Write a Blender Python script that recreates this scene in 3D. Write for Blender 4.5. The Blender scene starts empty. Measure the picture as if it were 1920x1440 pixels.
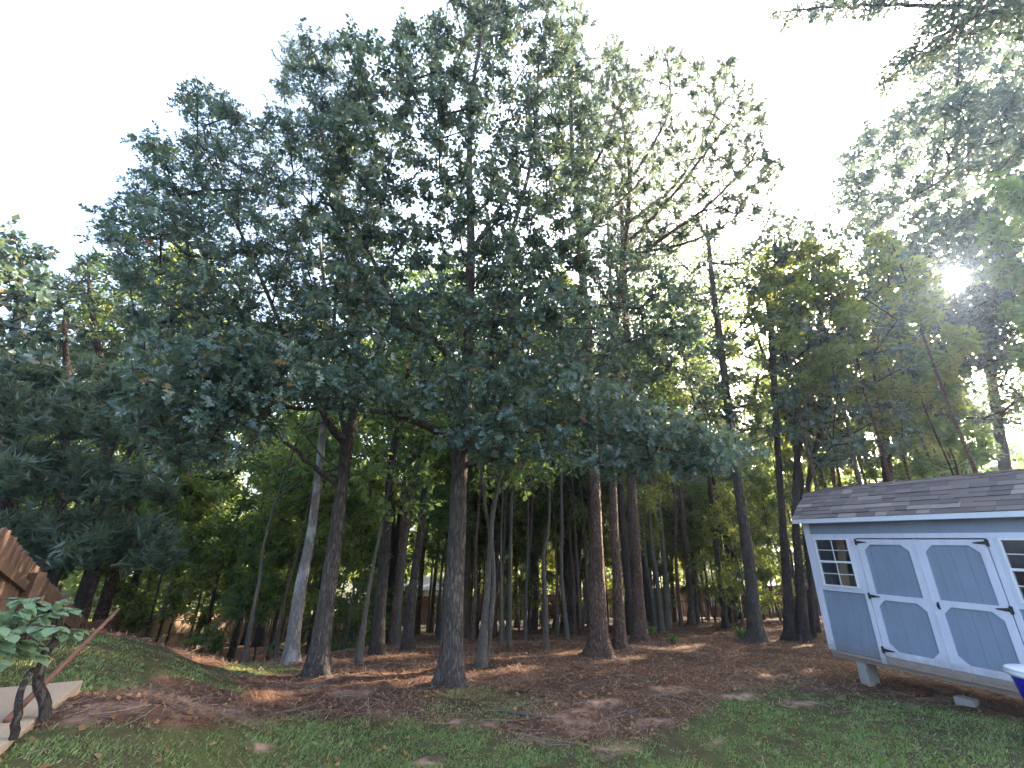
import bpy, math, random
import numpy as np
from mathutils import Matrix, Vector

rng = np.random.default_rng(7)
random.seed(7)
sc = bpy.context.scene
C = bpy.context.collection
EYE = 1.6
FPX, PITCH, ROLL = 770.0, math.radians(21.5), math.radians(-2.0)

# ------------------------------------------------------------------ camera, sky, sun, exposure
cp, sp_, cr, sr = math.cos(PITCH), math.sin(PITCH), math.cos(ROLL), math.sin(ROLL)
AX, AF, AU = Vector((1, 0, 0)), Vector((0, cp, sp_)), Vector((0, -sp_, cp))
right = cr * AX - sr * AU
up = sr * AX + cr * AU
cam_d = bpy.data.cameras.new('camera'); cam = bpy.data.objects.new('camera', cam_d); C.objects.link(cam)
M = Matrix((right, up, -AF)).transposed().to_4x4(); M.translation = Vector((0, 0, EYE))
cam.matrix_world = M
cam_d.sensor_width = 36.0; cam_d.lens = FPX * 36.0 / 1920.0
cam_d.clip_start = 0.05; cam_d.clip_end = 3000
sc.camera = cam

SUN_AZ, SUN_EL = math.radians(52.6), math.radians(25.4)
w = bpy.data.worlds.new('World'); sc.world = w; w.use_nodes = True
nt = w.node_tree; bg = nt.nodes['Background']
sky = nt.nodes.new('ShaderNodeTexSky'); sky.sky_type = 'NISHITA'; sky.sun_disc = False
sky.sun_elevation = SUN_EL; sky.sun_rotation = SUN_AZ
sky.air_density = 1.0; sky.dust_density = 6.0; sky.ozone_density = 1.0
hz = nt.nodes.new('ShaderNodeHueSaturation'); hz.inputs['Saturation'].default_value = .9   # sky colour desaturated a little to read whiter
nt.links.new(sky.outputs[0], hz.inputs['Color']); tcw = nt.nodes.new('ShaderNodeTexCoord'); dp = nt.nodes.new('ShaderNodeVectorMath'); dp.operation = 'DOT_PRODUCT'
dp.inputs[1].default_value = (math.sin(SUN_AZ) * math.cos(SUN_EL), math.cos(SUN_AZ) * math.cos(SUN_EL), math.sin(SUN_EL))
nt.links.new(tcw.outputs['Generated'], dp.inputs[0])
ds = nt.nodes.new('ShaderNodeMapRange'); ds.interpolation_type = 'SMOOTHSTEP'
ds.inputs['From Min'].default_value = math.cos(math.radians(2.0)); ds.inputs['From Max'].default_value = math.cos(math.radians(.7)); nt.links.new(dp.outputs['Value'], ds.inputs[0])
sdn = nt.nodes.new('ShaderNodeMix'); sdn.data_type = 'RGBA'; sdn.inputs[6].default_value = (0, 0, 0, 1); sdn.inputs[7].default_value = (160, 85, 55, 1); nt.links.new(ds.outputs[0], sdn.inputs[0])
sad = nt.nodes.new('ShaderNodeMix'); sad.data_type = 'RGBA'; sad.blend_type = 'ADD'; sad.inputs[0].default_value = 1.0; sad.clamp_result = False
nt.links.new(hz.outputs[0], sad.inputs[6]); nt.links.new(sdn.outputs[2], sad.inputs[7]); nt.links.new(sad.outputs[2], bg.inputs[0]); bg.inputs[1].default_value = 0.15
sd = bpy.data.lights.new('sun', 'SUN'); sd.energy = 5.0; sd.angle = math.radians(0.6); sd.color = (1.0, 0.80, 0.56)
so = bpy.data.objects.new('sun', sd); C.objects.link(so)
sdir = Vector((math.sin(SUN_AZ) * math.cos(SUN_EL), math.cos(SUN_AZ) * math.cos(SUN_EL), math.sin(SUN_EL)))
so.rotation_euler = sdir.to_track_quat('Z', 'Y').to_euler(); so.location = (20, 15, 40)
sc.view_settings.view_transform = 'Standard'; sc.view_settings.look = 'None'
sc.view_settings.exposure = 3.1; sc.view_settings.gamma = 1.0
sc.render.engine = 'CYCLES'
sc.cycles.max_bounces = 7; sc.cycles.transparent_max_bounces = 8
sc.cycles.use_denoising = True; sc.cycles.volume_bounces = 1; sc.cycles.diffuse_bounces = 5; sc.cycles.max_bounces = 9

# ------------------------------------------------------------------ pixel <-> place
def rays(px, py):
    u = np.asarray(px, float) - 960; v = np.asarray(py, float) - 720
    u2, v2 = u * cr - v * sr, u * sr + v * cr
    return np.stack([u2, FPX * cp + v2 * sp_, FPX * sp_ - v2 * cp], -1)
def at(px, py, D):
    r = rays(px, py); h = np.hypot(r[..., 0], r[..., 1])
    p = r * (np.asarray(D) / h)[..., None]; p[..., 2] += EYE
    return p
def proj(P):
    P = np.asarray(P, float); x, y, z = P[..., 0], P[..., 1], P[..., 2] - EYE
    f = y * cp + z * sp_; u2 = x / np.maximum(f, 1e-3) * FPX; v2 = (y * sp_ - z * cp) / np.maximum(f, 1e-3) * FPX
    u = u2 * cr + v2 * sr; v = -u2 * sr + v2 * cr
    return 960 + u, 720 + v, f

# ------------------------------------------------------------------ terrain height
def sstep(a, b, x):
    t = np.clip((x - a) / (b - a), 0, 1); return t * t * (3 - 2 * t)
def ground_z(x, y):
    x = np.asarray(x, float); y = np.asarray(y, float)
    r = np.hypot(x, y)
    yy = np.clip(y, -50, 42)
    soft = np.log1p(np.exp((yy - 7.0) / 1.5)) * 1.5
    xs = np.clip(x, -26, 24)
    z = -0.143 * soft + 0.070 * xs * sstep(5, 17, y)
    kn = sstep(-2.2, -4.4, x) * (1 - sstep(4.8, 7.7, y + 0.25 * (x + 4))) * sstep(-9, -1, y)
    z = z + 0.62 * kn
    sl = np.exp(-(((x + 2.95) / .95) ** 4 + ((y - 2.95) / 1.5) ** 4)); z = z + (.475 - z) * sl
    z = z - 2.3 * sstep(-3, -9, x) * sstep(5.6, 11, y) * (1 - .9 * sstep(13, 26, y))
    z = z + 0.03 * np.sin(x * 1.3 + 1.1) * np.sin(y * 1.7) + 0.015 * np.sin(x * 3.9) * np.cos(y * 3.1 + 2)
    return z
def gz(x, y): return float(ground_z(x, y))
FAR_FEET = {(489, 1202): 29, (460, 1236): 9.5, (194, 1158): 18, (232, 1156): 20, (150, 1150): 16.5, (178, 1165): 17, (85, 1150): 13.5, (-10, 1170): 14,
            (1307, 1164): 24, (1370, 1140): 22, (700, 1150): 19, (640, 1190): 18, (869, 1192): 17, (1068, 1178): 20, (1052, 1178): 21}   # feet hidden by the knoll or by straw
def on_ground(px, py):
    if (px, py) in FAR_FEET:
        D = float(FAR_FEET[(px, py)]); d = rays(px, py); d = d / np.hypot(d[0], d[1]); return np.array([d[0] * D, d[1] * D, gz(d[0] * D, d[1] * D)]), D
    d = rays(px, py); d = d / np.hypot(d[0], d[1]); D = 2.5
    while D < 80:
        if EYE + d[2] * D <= gz(d[0] * D, d[1] * D): break
        D += 0.02
    return np.array([d[0] * D, d[1] * D, gz(d[0] * D, d[1] * D)]), D

# ------------------------------------------------------------------ mesh helpers
def mesh_np(name, V, F, mats, mi=None, smooth=False):
    V = np.asarray(V, np.float32).reshape(-1, 3); F = np.asarray(F, np.int32); n = F.shape[1]
    me = bpy.data.meshes.new(name); me.vertices.add(len(V)); me.vertices.foreach_set('co', V.ravel())
    me.loops.add(F.size); me.loops.foreach_set('vertex_index', F.ravel())
    me.polygons.add(len(F)); me.polygons.foreach_set('loop_start', np.arange(0, F.size, n, dtype=np.int32))
    try: me.polygons.foreach_set('loop_total', np.full(len(F), n, np.int32))
    except Exception: pass
    for m in (mats if isinstance(mats, (list, tuple)) else [mats]): me.materials.append(m)
    if mi is not None: me.polygons.foreach_set('material_index', np.asarray(mi, np.int32))
    if smooth: me.polygons.foreach_set('use_smooth', np.ones(len(F), bool))
    me.update(calc_edges=True); me.validate()
    return me
def obj(name, me, parent=None, loc=None):
    o = bpy.data.objects.new(name, me); C.objects.link(o)
    if parent: o.parent = parent
    if loc is not None: o.location = loc
    return o
def tag(o, label=None, cat=None, group=None, kind=None):
    if label: o['label'] = label
    if cat: o['category'] = cat
    if group: o['group'] = group
    if kind: o['kind'] = kind
    return o
def empty(name, loc, label, cat, group=None, rz=0.0):
    o = bpy.data.objects.new(name, None); C.objects.link(o); o.location = loc; o.rotation_euler = (0, 0, rz)
    o.empty_display_size = 0.3
    return tag(o, label, cat, group)
def dup_tree(root, loc, rz, s, label, group):
    r = root.copy(); C.objects.link(r); r.location = loc; r.rotation_euler = (0, 0, rz); r.scale = (s, s, s * random.uniform(.92, 1.1))
    tag(r, label, None, group)
    for ch in list(root.children):
        c = ch.copy(); C.objects.link(c); c.parent = r
    return r
class MB:
    """collects boxes, bars and prisms as one mesh"""
    def __init__(s): s.v = []; s.f = []
    def add(s, vs, fs):
        o = len(s.v); s.v += [tuple(map(float, q)) for q in vs]; s.f += [tuple(i + o for i in q) for q in fs]; return s
    def box(s, c, d, R=None):
        x, y, z = [k / 2 for k in d]
        vs = [Vector((a * x, b * y, e * z)) for e in (-1, 1) for b in (-1, 1) for a in (-1, 1)]
        if R is not None: vs = [R @ q for q in vs]
        vs = [q + Vector(c) for q in vs]
        return s.add(vs, [(0, 2, 3, 1), (4, 5, 7, 6), (0, 1, 5, 4), (2, 6, 7, 3), (0, 4, 6, 2), (1, 3, 7, 5)])
    def prism(s, poly, a, b):
        """poly: (x, z) outline, extruded in y from a to b"""
        n = len(poly); vs = [(x, a, z) for x, z in poly] + [(x, b, z) for x, z in poly]
        fs = [tuple(range(n)), tuple(range(2 * n - 1, n - 1, -1))] + [(i, i + n, (i + 1) % n + n, (i + 1) % n) for i in range(n)]
        return s.add(vs, fs)
    def tube(s, pts, rad, n=8, cap=True):
        V, F = tube_np(np.array([list(p) for p in pts], float), np.array(rad if hasattr(rad, '__len__') else [rad] * len(pts), float), n)
        s.add(V, [tuple(q) for q in F])
        if cap:
            o = len(s.v) - len(V); s.f.append(tuple(range(o + n - 1, o - 1, -1))); s.f.append(tuple(range(o + len(V) - n, o + len(V))))
        return s
    def build(s, name, mat, parent=None, loc=None, bevel=0, smooth=False):
        me = bpy.data.meshes.new(name); me.from_pydata(s.v, [], s.f); me.materials.append(mat); me.validate()
        if smooth: me.polygons.foreach_set('use_smooth', [True] * len(me.polygons))
        o = obj(name, me, parent, loc)
        if bevel:
            m = o.modifiers.new('bevel', 'BEVEL'); m.width = bevel; m.segments = 2; m.limit_method = 'ANGLE'
        return o
def tube_np(P, R, n=6, lobes=None, seed=0):
    """a tapered tube of quads through points P"""
    P = np.asarray(P, float); k = len(P)
    T = np.gradient(P, axis=0); T /= np.linalg.norm(T, axis=1)[:, None] + 1e-9
    ref = np.array([1.0, 0.0, 0.0]) if abs(T[0, 0]) < 0.8 else np.array([0, 1.0, 0])
    U = np.cross(T, ref); U /= np.linalg.norm(U, axis=1)[:, None] + 1e-9; Wv = np.cross(T, U)
    a = np.arange(n) / n * 2 * np.pi
    rr = R[:, None] * np.ones(n)
    if lobes is not None: rr = rr * lobes(np.arange(k)[:, None] / (k - 1), a[None, :], P[:, 2:3])
    V = P[:, None, :] + rr[..., None] * (np.cos(a)[None, :, None] * U[:, None, :] + np.sin(a)[None, :, None] * Wv[:, None, :])
    i = np.arange(k - 1)[:, None]; j = np.arange(n)[None, :]; j2 = (j + 1) % n
    F = np.stack([i * n + j, i * n + j2, (i + 1) * n + j2, (i + 1) * n + j], -1).reshape(-1, 4)
    return V.reshape(-1, 3), F
def resample(P, R, step):
    """smooth curve through the points (Catmull-Rom), evenly stepped"""
    P = np.asarray(P, float); R = np.asarray(R, float)
    Q = np.vstack([2 * P[0] - P[1], P, 2 * P[-1] - P[-2]]); out = []; ro = []
    for i in range(1, len(Q) - 2):
        n = max(2, int(np.linalg.norm(Q[i + 1] - Q[i]) / step))
        for t in np.arange(n) / n:
            out.append(0.5 * (2 * Q[i] + (Q[i + 1] - Q[i - 1]) * t + (2 * Q[i - 1] - 5 * Q[i] + 4 * Q[i + 1] - Q[i + 2]) * t * t + (3 * Q[i] - Q[i - 1] - 3 * Q[i + 1] + Q[i + 2]) * t ** 3))
            ro.append(R[i - 1] * (1 - t) + R[i] * t)
    out.append(P[-1]); ro.append(R[-1])
    return np.array(out), np.array(ro)

# ------------------------------------------------------------------ materials
def mat(name):
    m = bpy.data.materials.new(name); m.use_nodes = True; n = m.node_tree
    return m, n, n.nodes['Principled BSDF']
def N(n, t, **k):
    o = n.nodes.new(t)
    for a, b in k.items():
        if a.startswith('i_'): o.inputs[a[2:].replace('_', ' ')].default_value = b
        else: setattr(o, a, b)
    return o
def ramp(n, fac, stops, interp='LINEAR'):
    r = n.nodes.new('ShaderNodeValToRGB'); r.color_ramp.interpolation = interp
    while len(r.color_ramp.elements) < len(stops): r.color_ramp.elements.new(0.5)
    for e, (p, c) in zip(r.color_ramp.elements, stops): e.position = p; e.color = (*c, 1) if len(c) == 3 else c
    n.links.new(fac, r.inputs[0]); return r.outputs[0]
def mixc(n, f, a, b, mode='MIX'):
    m = n.nodes.new('ShaderNodeMix'); m.data_type = 'RGBA'; m.blend_type = mode
    for s, v in ((m.inputs[0], f), (m.inputs[6], a), (m.inputs[7], b)):
        if isinstance(v, bpy.types.NodeSocket): n.links.new(v, s)
        else: s.default_value = v if not isinstance(v, tuple) else (*v[:3], 1)
    return m.outputs[2]
def noise(n, scale, detail=4, vec=None, rough=0.55, dist=0.0):
    o = N(n, 'ShaderNodeTexNoise'); o.inputs['Scale'].default_value = scale; o.inputs['Detail'].default_value = detail
    o.inputs['Roughness'].default_value = rough; o.inputs['Distortion'].default_value = dist
    if vec is not None: n.links.new(vec, o.inputs['Vector'])
    return o.outputs[0]
def coords(n, scale=(1, 1, 1), kind='Object'):
    tc = n.nodes.new('ShaderNodeTexCoord'); mp = n.nodes.new('ShaderNodeMapping'); mp.inputs['Scale'].default_value = scale
    n.links.new(tc.outputs[kind], mp.inputs[0]); return mp.outputs[0]
def bump(n, b, h, strength=0.5, dist=0.02):
    o = n.nodes.new('ShaderNodeBump'); o.inputs['Strength'].default_value = strength; o.inputs['Distance'].default_value = dist
    n.links.new(h, o.inputs['Height']); n.links.new(o.outputs[0], b.inputs['Normal'])

def leaf_mat(name, stops, trans, tf=0.42, rough=0.5, DENSX=1):
    m, n, b = mat(name)
    g = n.nodes.new('ShaderNodeNewGeometry')
    col = ramp(n, g.outputs['Random Per Island'], stops)
    n.links.new(col, b.inputs['Base Color']); b.inputs['Roughness'].default_value = rough
    b.inputs['Specular IOR Level'].default_value = 0.45
    t = n.nodes.new('ShaderNodeBsdfTranslucent')
    n.links.new(mixc(n, 0.65, col, trans), t.inputs[0])
    mx = n.nodes.new('ShaderNodeMixShader'); mx.inputs[0].default_value = tf
    n.links.new(b.outputs[0], mx.inputs[1]); n.links.new(t.outputs[0], mx.inputs[2])
    n.links.new(mx.outputs[0], n.nodes['Material Output'].inputs[0])
    return m
OAK = leaf_mat('oak_leaf', [(0, (.030, .062, .056)), (.45, (.046, .088, .074)), (.9, (.115, .175, .15)), (.965, (.11, .12, .04)), (1, (.20, .07, .03))], (.22, .30, .13), .32, .33)
MAPLE = leaf_mat('understory_leaf', [(0, (.045, .100, .032)), (.6, (.070, .145, .042)), (1, (.12, .175, .06))], (.32, .46, .12), .45, .5)
FARL = leaf_mat('forest_leaf', [(0, (.040, .080, .022)), (.6, (.065, .115, .030)), (1, (.16, .19, .05))], (.58, .66, .12), .48, .55)
NEEDLE = leaf_mat('pine_needle', [(0, (.048, .085, .062)), (.95, (.085, .128, .092)), (.985, (.15, .12, .06)), (1, (.16, .11, .05))], (.26, .36, .15), .32, .40)
SHRUB = leaf_mat('garden_leaf', [(0, (.11, .19, .11)), (1, (.18, .27, .17))], (.30, .42, .08), .35, .5)
BROWNL = leaf_mat('dry_leaf', [(0, (.16, .08, .035)), (.6, (.24, .13, .06)), (1, (.36, .22, .12))], (.5, .25, .08), .35, .6)

def bark(name, dark, light, zs=(9, 9, 1.6), strength=0.9, lichen=None, fine=26):
    m, n, b = mat(name)
    v = coords(n, zs)
    vo = N(n, 'ShaderNodeTexVoronoi', feature='DISTANCE_TO_EDGE'); vo.inputs['Scale'].default_value = 3.2
    nz = noise(n, 2.0, 5, v, .6)
    vm = n.nodes.new('ShaderNodeVectorMath'); vm.operation = 'MULTIPLY_ADD'
    n.links.new(v, vm.inputs[0]); vm.inputs[1].default_value = (1, 1, 1)
    cmb = n.nodes.new('ShaderNodeCombineXYZ'); n.links.new(nz, cmb.inputs[0]); n.links.new(nz, cmb.inputs[1])
    n.links.new(cmb.outputs[0], vm.inputs[2]); n.links.new(vm.outputs[0], vo.inputs['Vector'])
    f = noise(n, fine, 4, coords(n, (1, 1, .35)), .7)
    big = noise(n, 1.3, 3, coords(n), .6)
    edge = ramp(n, vo.outputs['Distance'], [(0, (0, 0, 0)), (.22, (1, 1, 1))])
    c = mixc(n, edge, dark, light)
    c = mixc(n, .55, c, ramp(n, f, [(.3, dark), (.7, light)]))
    c = mixc(n, ramp(n, big, [(.35, (0, 0, 0)), (.7, (.55, .55, .55))]), c, tuple(k * .55 for k in dark))
    if lichen: c = mixc(n, ramp(n, noise(n, 3.5, 5, coords(n, (1, 1, .5))), [(.52, (0, 0, 0)), (.62, (.7, .7, .7))]), c, lichen)
    n.links.new(c, b.inputs['Base Color']); b.inputs['Roughness'].default_value = .9; b.inputs['Specular IOR Level'].default_value = .2
    add = n.nodes.new('ShaderNodeMath'); add.operation = 'MULTIPLY_ADD'; n.links.new(f, add.inputs[0]); add.inputs[1].default_value = .4; n.links.new(edge, add.inputs[2])
    bump(n, b, add.outputs[0], strength, .03)
    return m
B_OAK = bark('oak_bark', (.045, .038, .034), (.17, .145, .125))
B_PINE = bark('pine_bark', (.055, .035, .028), (.23, .155, .12), (6, 6, 2.2), 1.0)
B_DARK = bark('dark_bark', (.030, .026, .024), (.11, .09, .08))
B_PALE = bark('pale_bark', (.11, .10, .10), (.26, .25, .25), (10, 10, 3), .5, (.36, .36, .38))
B_GREY = bark('grey_bark', (.05, .043, .037), (.16, .145, .125), (14, 14, 3), .4)
TWIG = bark('twig_bark', (.045, .036, .03), (.14, .11, .09), (8, 8, 3), .3)

# ------------------------------------------------------------------ leaves
def unit(v): return v / (np.linalg.norm(v, axis=-1, keepdims=True) + 1e-9)
LOBED = (np.array([[0, 0, 0], [0, .32, 0], [0, .58, .0], [0, .80, -.02], [0, 1.0, -.08],
                   [-.30, .34, .07], [-.40, .66, .05], [-.24, .93, -.02], [.30, .34, .07], [.40, .66, .05], [.24, .93, -.02]], float),
         np.array([[0, 1, 5], [1, 2, 6], [2, 3, 7], [0, 8, 1], [1, 9, 2], [2, 10, 3], [3, 4, 7], [3, 10, 4]]))
SIMPLE = (np.array([[0, 0, 0], [-.30, .52, .07], [0, 1, -.05], [.30, .48, .07]], float), np.array([[0, 1, 2], [0, 2, 3]]))
STAR = (np.array([[0, 0, 0], [0, .5, 0], [-.46, .40, .10], [-.14, 1.0, -.06], [.46, .34, .08]], float), np.array([[0, 1, 2], [1, 3, 2], [0, 4, 1], [1, 4, 3]]))
def place_leaves(P, Y, Z, S, T):
    """P points, Y direction of the midrib, Z leaf normal, S sizes, T template"""
    Y = unit(Y); X = unit(np.cross(Y, Z)); Zn = np.cross(X, Y)
    tv, tf = T
    V = P[:, None, :] + S[:, None, None] * (tv[None, :, 0:1] * X[:, None] + tv[None, :, 1:2] * Y[:, None] + tv[None, :, 2:3] * Zn[:, None])
    F = tf[None] + (np.arange(len(P)) * len(tv))[:, None, None]
    return V.reshape(-1, 3), F.reshape(-1, 3)
def twig_leaves(tips, dirs, n, size, T, spread=.16, droop=.35, upb=.7, R=rng):
    m = len(tips); P = np.repeat(tips, n, 0); d = np.repeat(dirs, n, 0)
    s = R.uniform(-1.6, .35, (m * n, 1)) * spread
    off = R.normal(0, 1, (m * n, 3)); off = off - (off * d).sum(1, keepdims=True) * d
    off = unit(off)
    P = P + d * s + off * R.uniform(0, .35, (m * n, 1)) * spread
    Y = unit(off * 1.0 + d * .55 + np.array([0, 0, -droop]) + R.normal(0, .25, (m * n, 3)))
    Z = unit(R.normal(0, .55, (m * n, 3)) + np.array([0, 0, upb]))
    S = size * R.uniform(.6, 1.25, m * n)
    return place_leaves(P, Y, Z, S, T)
def needle_tufts(tips, dirs, n, length, R=rng, width=.013, shoot=.30):
    if length > .2: width, shoot = .024, .5
    m = len(tips); P = np.repeat(tips, n, 0); d = unit(np.repeat(dirs, n, 0))
    P = P - d * R.uniform(0, 1, (m * n, 1)) * shoot
    off = R.normal(0, 1, (m * n, 3)); off = unit(off - (off * d).sum(1, keepdims=True) * d)
    Y = unit(d * R.uniform(.5, 1.2, (m * n, 1)) + off + np.array([0, 0, -.12]))
    L = length * R.uniform(.7, 1.15, (m * n, 1))
    X = unit(np.cross(Y, R.normal(0, 1, (m * n, 3)))) * width
    V = np.stack([P - X, P + X, P + Y * L], 1)
    F = np.arange(m * n * 3).reshape(-1, 3)
    return V.reshape(-1, 3), F
def tri(F): return np.concatenate([F[:, [0, 1, 2]], F[:, [0, 2, 3]]])
def join(parts):
    Vs, Fs, o = [], [], 0
    for V, F in parts:
        if len(V) == 0: continue
        Vs.append(V); Fs.append((tri(F) if F.shape[1] == 4 else F) + o); o += len(V)
    return np.concatenate(Vs), np.concatenate(Fs)

def grow(nodes, clumps, R, wob=.12):
    """link clump centres to the nearest part of the skeleton; returns list of edges (curve points) and per clump parent dir"""
    P = [np.array(q, float) for q in nodes]; par = [-1] * len(P); load = [0.0] * len(P)
    base_n = len(P); order = np.argsort([min(np.linalg.norm(c - q) for q in P) for c, r in clumps]); segs = []
    for k in order:
        c, r = clumps[k]; A = np.array(P); d = c - A; L = np.linalg.norm(d, axis=1)
        cost = L + np.where(d[:, 2] < 0, -d[:, 2] * .9, 0) + .15 * np.abs(d[:, 2] < .1 * L)
        cost[:base_n] *= 1.0; cost[L < .1] = 1e9
        i = int(np.argmin(cost)); a = P[i]; L0 = L[i]; last = i
        mid_n = max(1, int(L0 / .55)); prev = i
        bow = np.array([0, 0, -.10 * L0]) + R.normal(0, wob * .35 * L0, 3)
        for s in range(1, mid_n + 1):
            t = s / mid_n; q = a + (c - a) * t + bow * math.sin(math.pi * t) + (R.normal(0, .035, 3) if s < mid_n else 0)
            P.append(q); par.append(prev); load.append(0.0); prev = len(P) - 1
        load[prev] += r ** 2
    for i in range(len(P) - 1, -1, -1):
        if par[i] >= 0: load[par[i]] += load[i]
    return np.array(P), par, np.array(load), base_n
DENS = 3.2
def crown_mesh(name, skeleton, clumps, lm, R, leaf=('leaf', LOBED, .12, 12), density=26, spread=.16, twig_r=.006, k_r=.016, upb=.7, droop=.35, bm=None, up_bias=.25, shell=.45):
    """twigs and leaves of a crown: clumps [(centre, radius)] hung on the skeleton points"""
    P, par, load, bn = grow(skeleton, clumps, R)
    parts = []
    for i in range(bn, len(P)):
        p = par[i]; r1 = k_r * load[i] ** .45 + .004; r0 = k_r * load[p] ** .45 + .004 if p >= bn else r1 * 1.25
        parts.append(tube_np(np.array([P[p], P[i]]), np.array([r0, r1]), 5))
    tips, dirs = [], []
    for c, r in clumps:
        n = max(5, int(density * DENS * r * r * R.uniform(.75, 1.2)))
        u = unit(R.normal(0, 1, (n, 3)) + np.array([0, 0, up_bias])); rad = r * (shell + (1.05 - shell) * R.uniform(0, 1, (n, 1)) ** .6)
        t = c + u * rad * np.array([1.1, 1.1, .8]); b = c + u * rad * .15 + R.normal(0, .05, (n, 3))
        tips.append(t); dirs.append(unit(t - b))
        mid = (t + b) / 2 + R.normal(0, .05, (n, 3)) * r
        e1 = unit(np.cross(t - b, np.array([0, 0, 1.0]))) * twig_r; e2 = unit(np.cross(t - b, e1)) * twig_r
        for q0, q1, w0, w1 in ((b, mid, 1.6, 1.0), (mid, t, 1.0, .5)):
            V = np.stack([q0 + e1 * w0, q0 - (e1 * .5 - e2) * w0, q0 - (e1 * .5 + e2) * w0, q1 + e1 * w1, q1 - (e1 * .5 - e2) * w1, q1 - (e1 * .5 + e2) * w1], 1)
            f = np.array([[0, 1, 4, 3], [1, 2, 5, 4], [2, 0, 3, 5]])
            parts.append((V.reshape(-1, 3), (f[None] + (np.arange(n) * 6)[:, None, None]).reshape(-1, 4)))
    Vt, Ft = join(parts); tips = np.concatenate(tips); dirs = np.concatenate(dirs)
    if leaf[0] == 'leaf': Vl, Fl = twig_leaves(tips, dirs, leaf[3], leaf[2], leaf[1], spread, droop, upb, R)
    else: Vl, Fl = needle_tufts(tips, unit(dirs * .7 + np.array([0, 0, .55])), leaf[3], leaf[2], R)
    V = np.concatenate([Vt, Vl]); F = np.concatenate([Ft, Fl + len(Vt)])
    mi = np.concatenate([np.zeros(len(Ft), int), np.ones(len(Fl), int)])
    return V, F, mi, (bm or TWIG, lm)

def in_poly(x, y, poly):
    ins = np.zeros(np.shape(x), bool); j = len(poly) - 1
    for i in range(len(poly)):
        xi, yi = poly[i]; xj, yj = poly[j]
        c = ((yi > y) != (yj > y)) & (x < (xj - xi) * (y - yi) / (yj - yi + 1e-9) + xi); ins ^= c; j = i
    return ins
def clumps_in(poly, Dr, spacing_px, R, rf=(.55, .95), holes=(), nmax=260, n_try=4000, layers=1):
    """clump centres spread through a volume whose outline seen from the garden is poly, at distances Dr"""
    xs = [p[0] for p in poly]; ys = [p[1] for p in poly]; out = []; keep = []
    if layers > 1:
        w_ = (Dr[1] - Dr[0]) / layers
        for i in range(layers): out += clumps_in(poly, (Dr[0] + i * w_, Dr[0] + (i + 1) * w_), spacing_px, R, rf, holes, nmax, n_try, 1)
        return out
    for _ in range(n_try):
        x, y = R.uniform(min(xs), max(xs)), R.uniform(min(ys), max(ys))
        if not in_poly(np.array(x), np.array(y), poly): continue
        if any((x - h[0]) ** 2 + (y - h[1]) ** 2 < h[2] ** 2 for h in holes): continue
        if any((x - a) ** 2 + (y - b) ** 2 < spacing_px ** 2 for a, b in keep): continue
        keep.append((x, y)); D = R.uniform(*Dr); q = at(x, y, D)
        f = float((q[1]) * cp + (q[2] - EYE) * sp_); r = spacing_px / FPX * f * R.uniform(*rf)
        out.append((q, r))
        if len(out) >= nmax: break
    return out

# trunks and limbs ---------------------------------------------------
def lobes_root(flare=.55, rib=.05, k=5, ph=0.0):
    def f(t, a, z):
        z0 = z[0, 0]; h = np.clip((z - z0), 0, None)
        fl = 1 + flare * np.exp(-h / .16) * (1 + .38 * np.sin(k * a + ph)) + .10 * np.exp(-h / .6)
        ridg = 1 + rib * (np.sin(17 * a + 3 * np.sin(h * 2.1)) * .6 + np.sin(29 * a + 5 * np.sin(h * 1.3 + 1)) * .4)
        return fl * ridg * (1 + .03 * np.sin(h * 3 + a * 2 + ph))
    return f
def trunk_px(pts):
    """pts (px, py, D, radius) -> world polyline"""
    P = np.array([at(p[0], p[1], p[2]) for p in pts]); return P, np.array([p[3] for p in pts], float)
def add_trunk(root, o0, P, R_, m, n=28, step=.10, flare=.55, rib=.05, ph=0.0, name='trunk', rough=True):
    P2, R2 = resample(P, R_, step)
    V, F = tube_np(P2, R2, n, lobes_root(flare, rib, 5, ph) if rough else None)
    return obj(name, mesh_np(name, V - o0, F, m, smooth=True), root)
def base_at(px, py):
    p, D = on_ground(px, py); return p, D

# ------------------------------------------------------------------ ground
def grass_mask(px, py, x, y):
    """where the lawn grows (1) and where straw, soil and leaf litter lie (0)"""
    lim = np.interp(px, [-400, 0, 180, 330, 450, 560, 700, 860, 960, 1060, 1180, 1300, 1380, 1500, 1700, 1920, 2400],
                    [1370, 1372, 1366, 1372, 1362, 1350, 1352, 1362, 1385, 1398, 1392, 1350, 1296, 1288, 1318, 1356, 1400])
    g = sstep(-26, 26, py - lim)
    kn = [(-200, 1180), (160, 1185), (260, 1200), (330, 1228), (440, 1282), (470, 1300), (400, 1290), (330, 1270), (280, 1275), (250, 1290), (150, 1300), (-200, 1330)]
    k2 = in_poly(px, py, kn) & (x < -1.0)
    mo = sstep(1.15, .6, np.hypot((px - 900) / 130, (py - 1322) / 42))
    m3 = sstep(1.2, .6, np.hypot((px - 470) / 100, (py - 1256) / 12)) * .7
    return np.clip(np.maximum(np.maximum(g, k2 * .95), np.maximum(mo * .45, m3)), 0, 1)
BARE = [(205, 1325, 55, 11), (150, 1345, 30, 9), (1072, 1345, 42, 16), (1148, 1405, 42, 14), (1095, 1372, 30, 8), (855, 1352, 24, 8), (905, 1358, 26, 5), (1232, 1352, 40, 7), (1450, 1268, 44, 5), (1500, 1318, 40, 7), (1770, 1310, 60, 6), (1345, 1390, 16, 6), (1130, 1320, 40, 9), (480, 1402, 30, 8), (1000, 1390, 30, 6), (800, 1432, 30, 7), (1390, 1306, 50, 7), (410, 1330, 60, 12), (660, 1300, 46, 9), (1250, 1292, 46, 7)]
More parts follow.
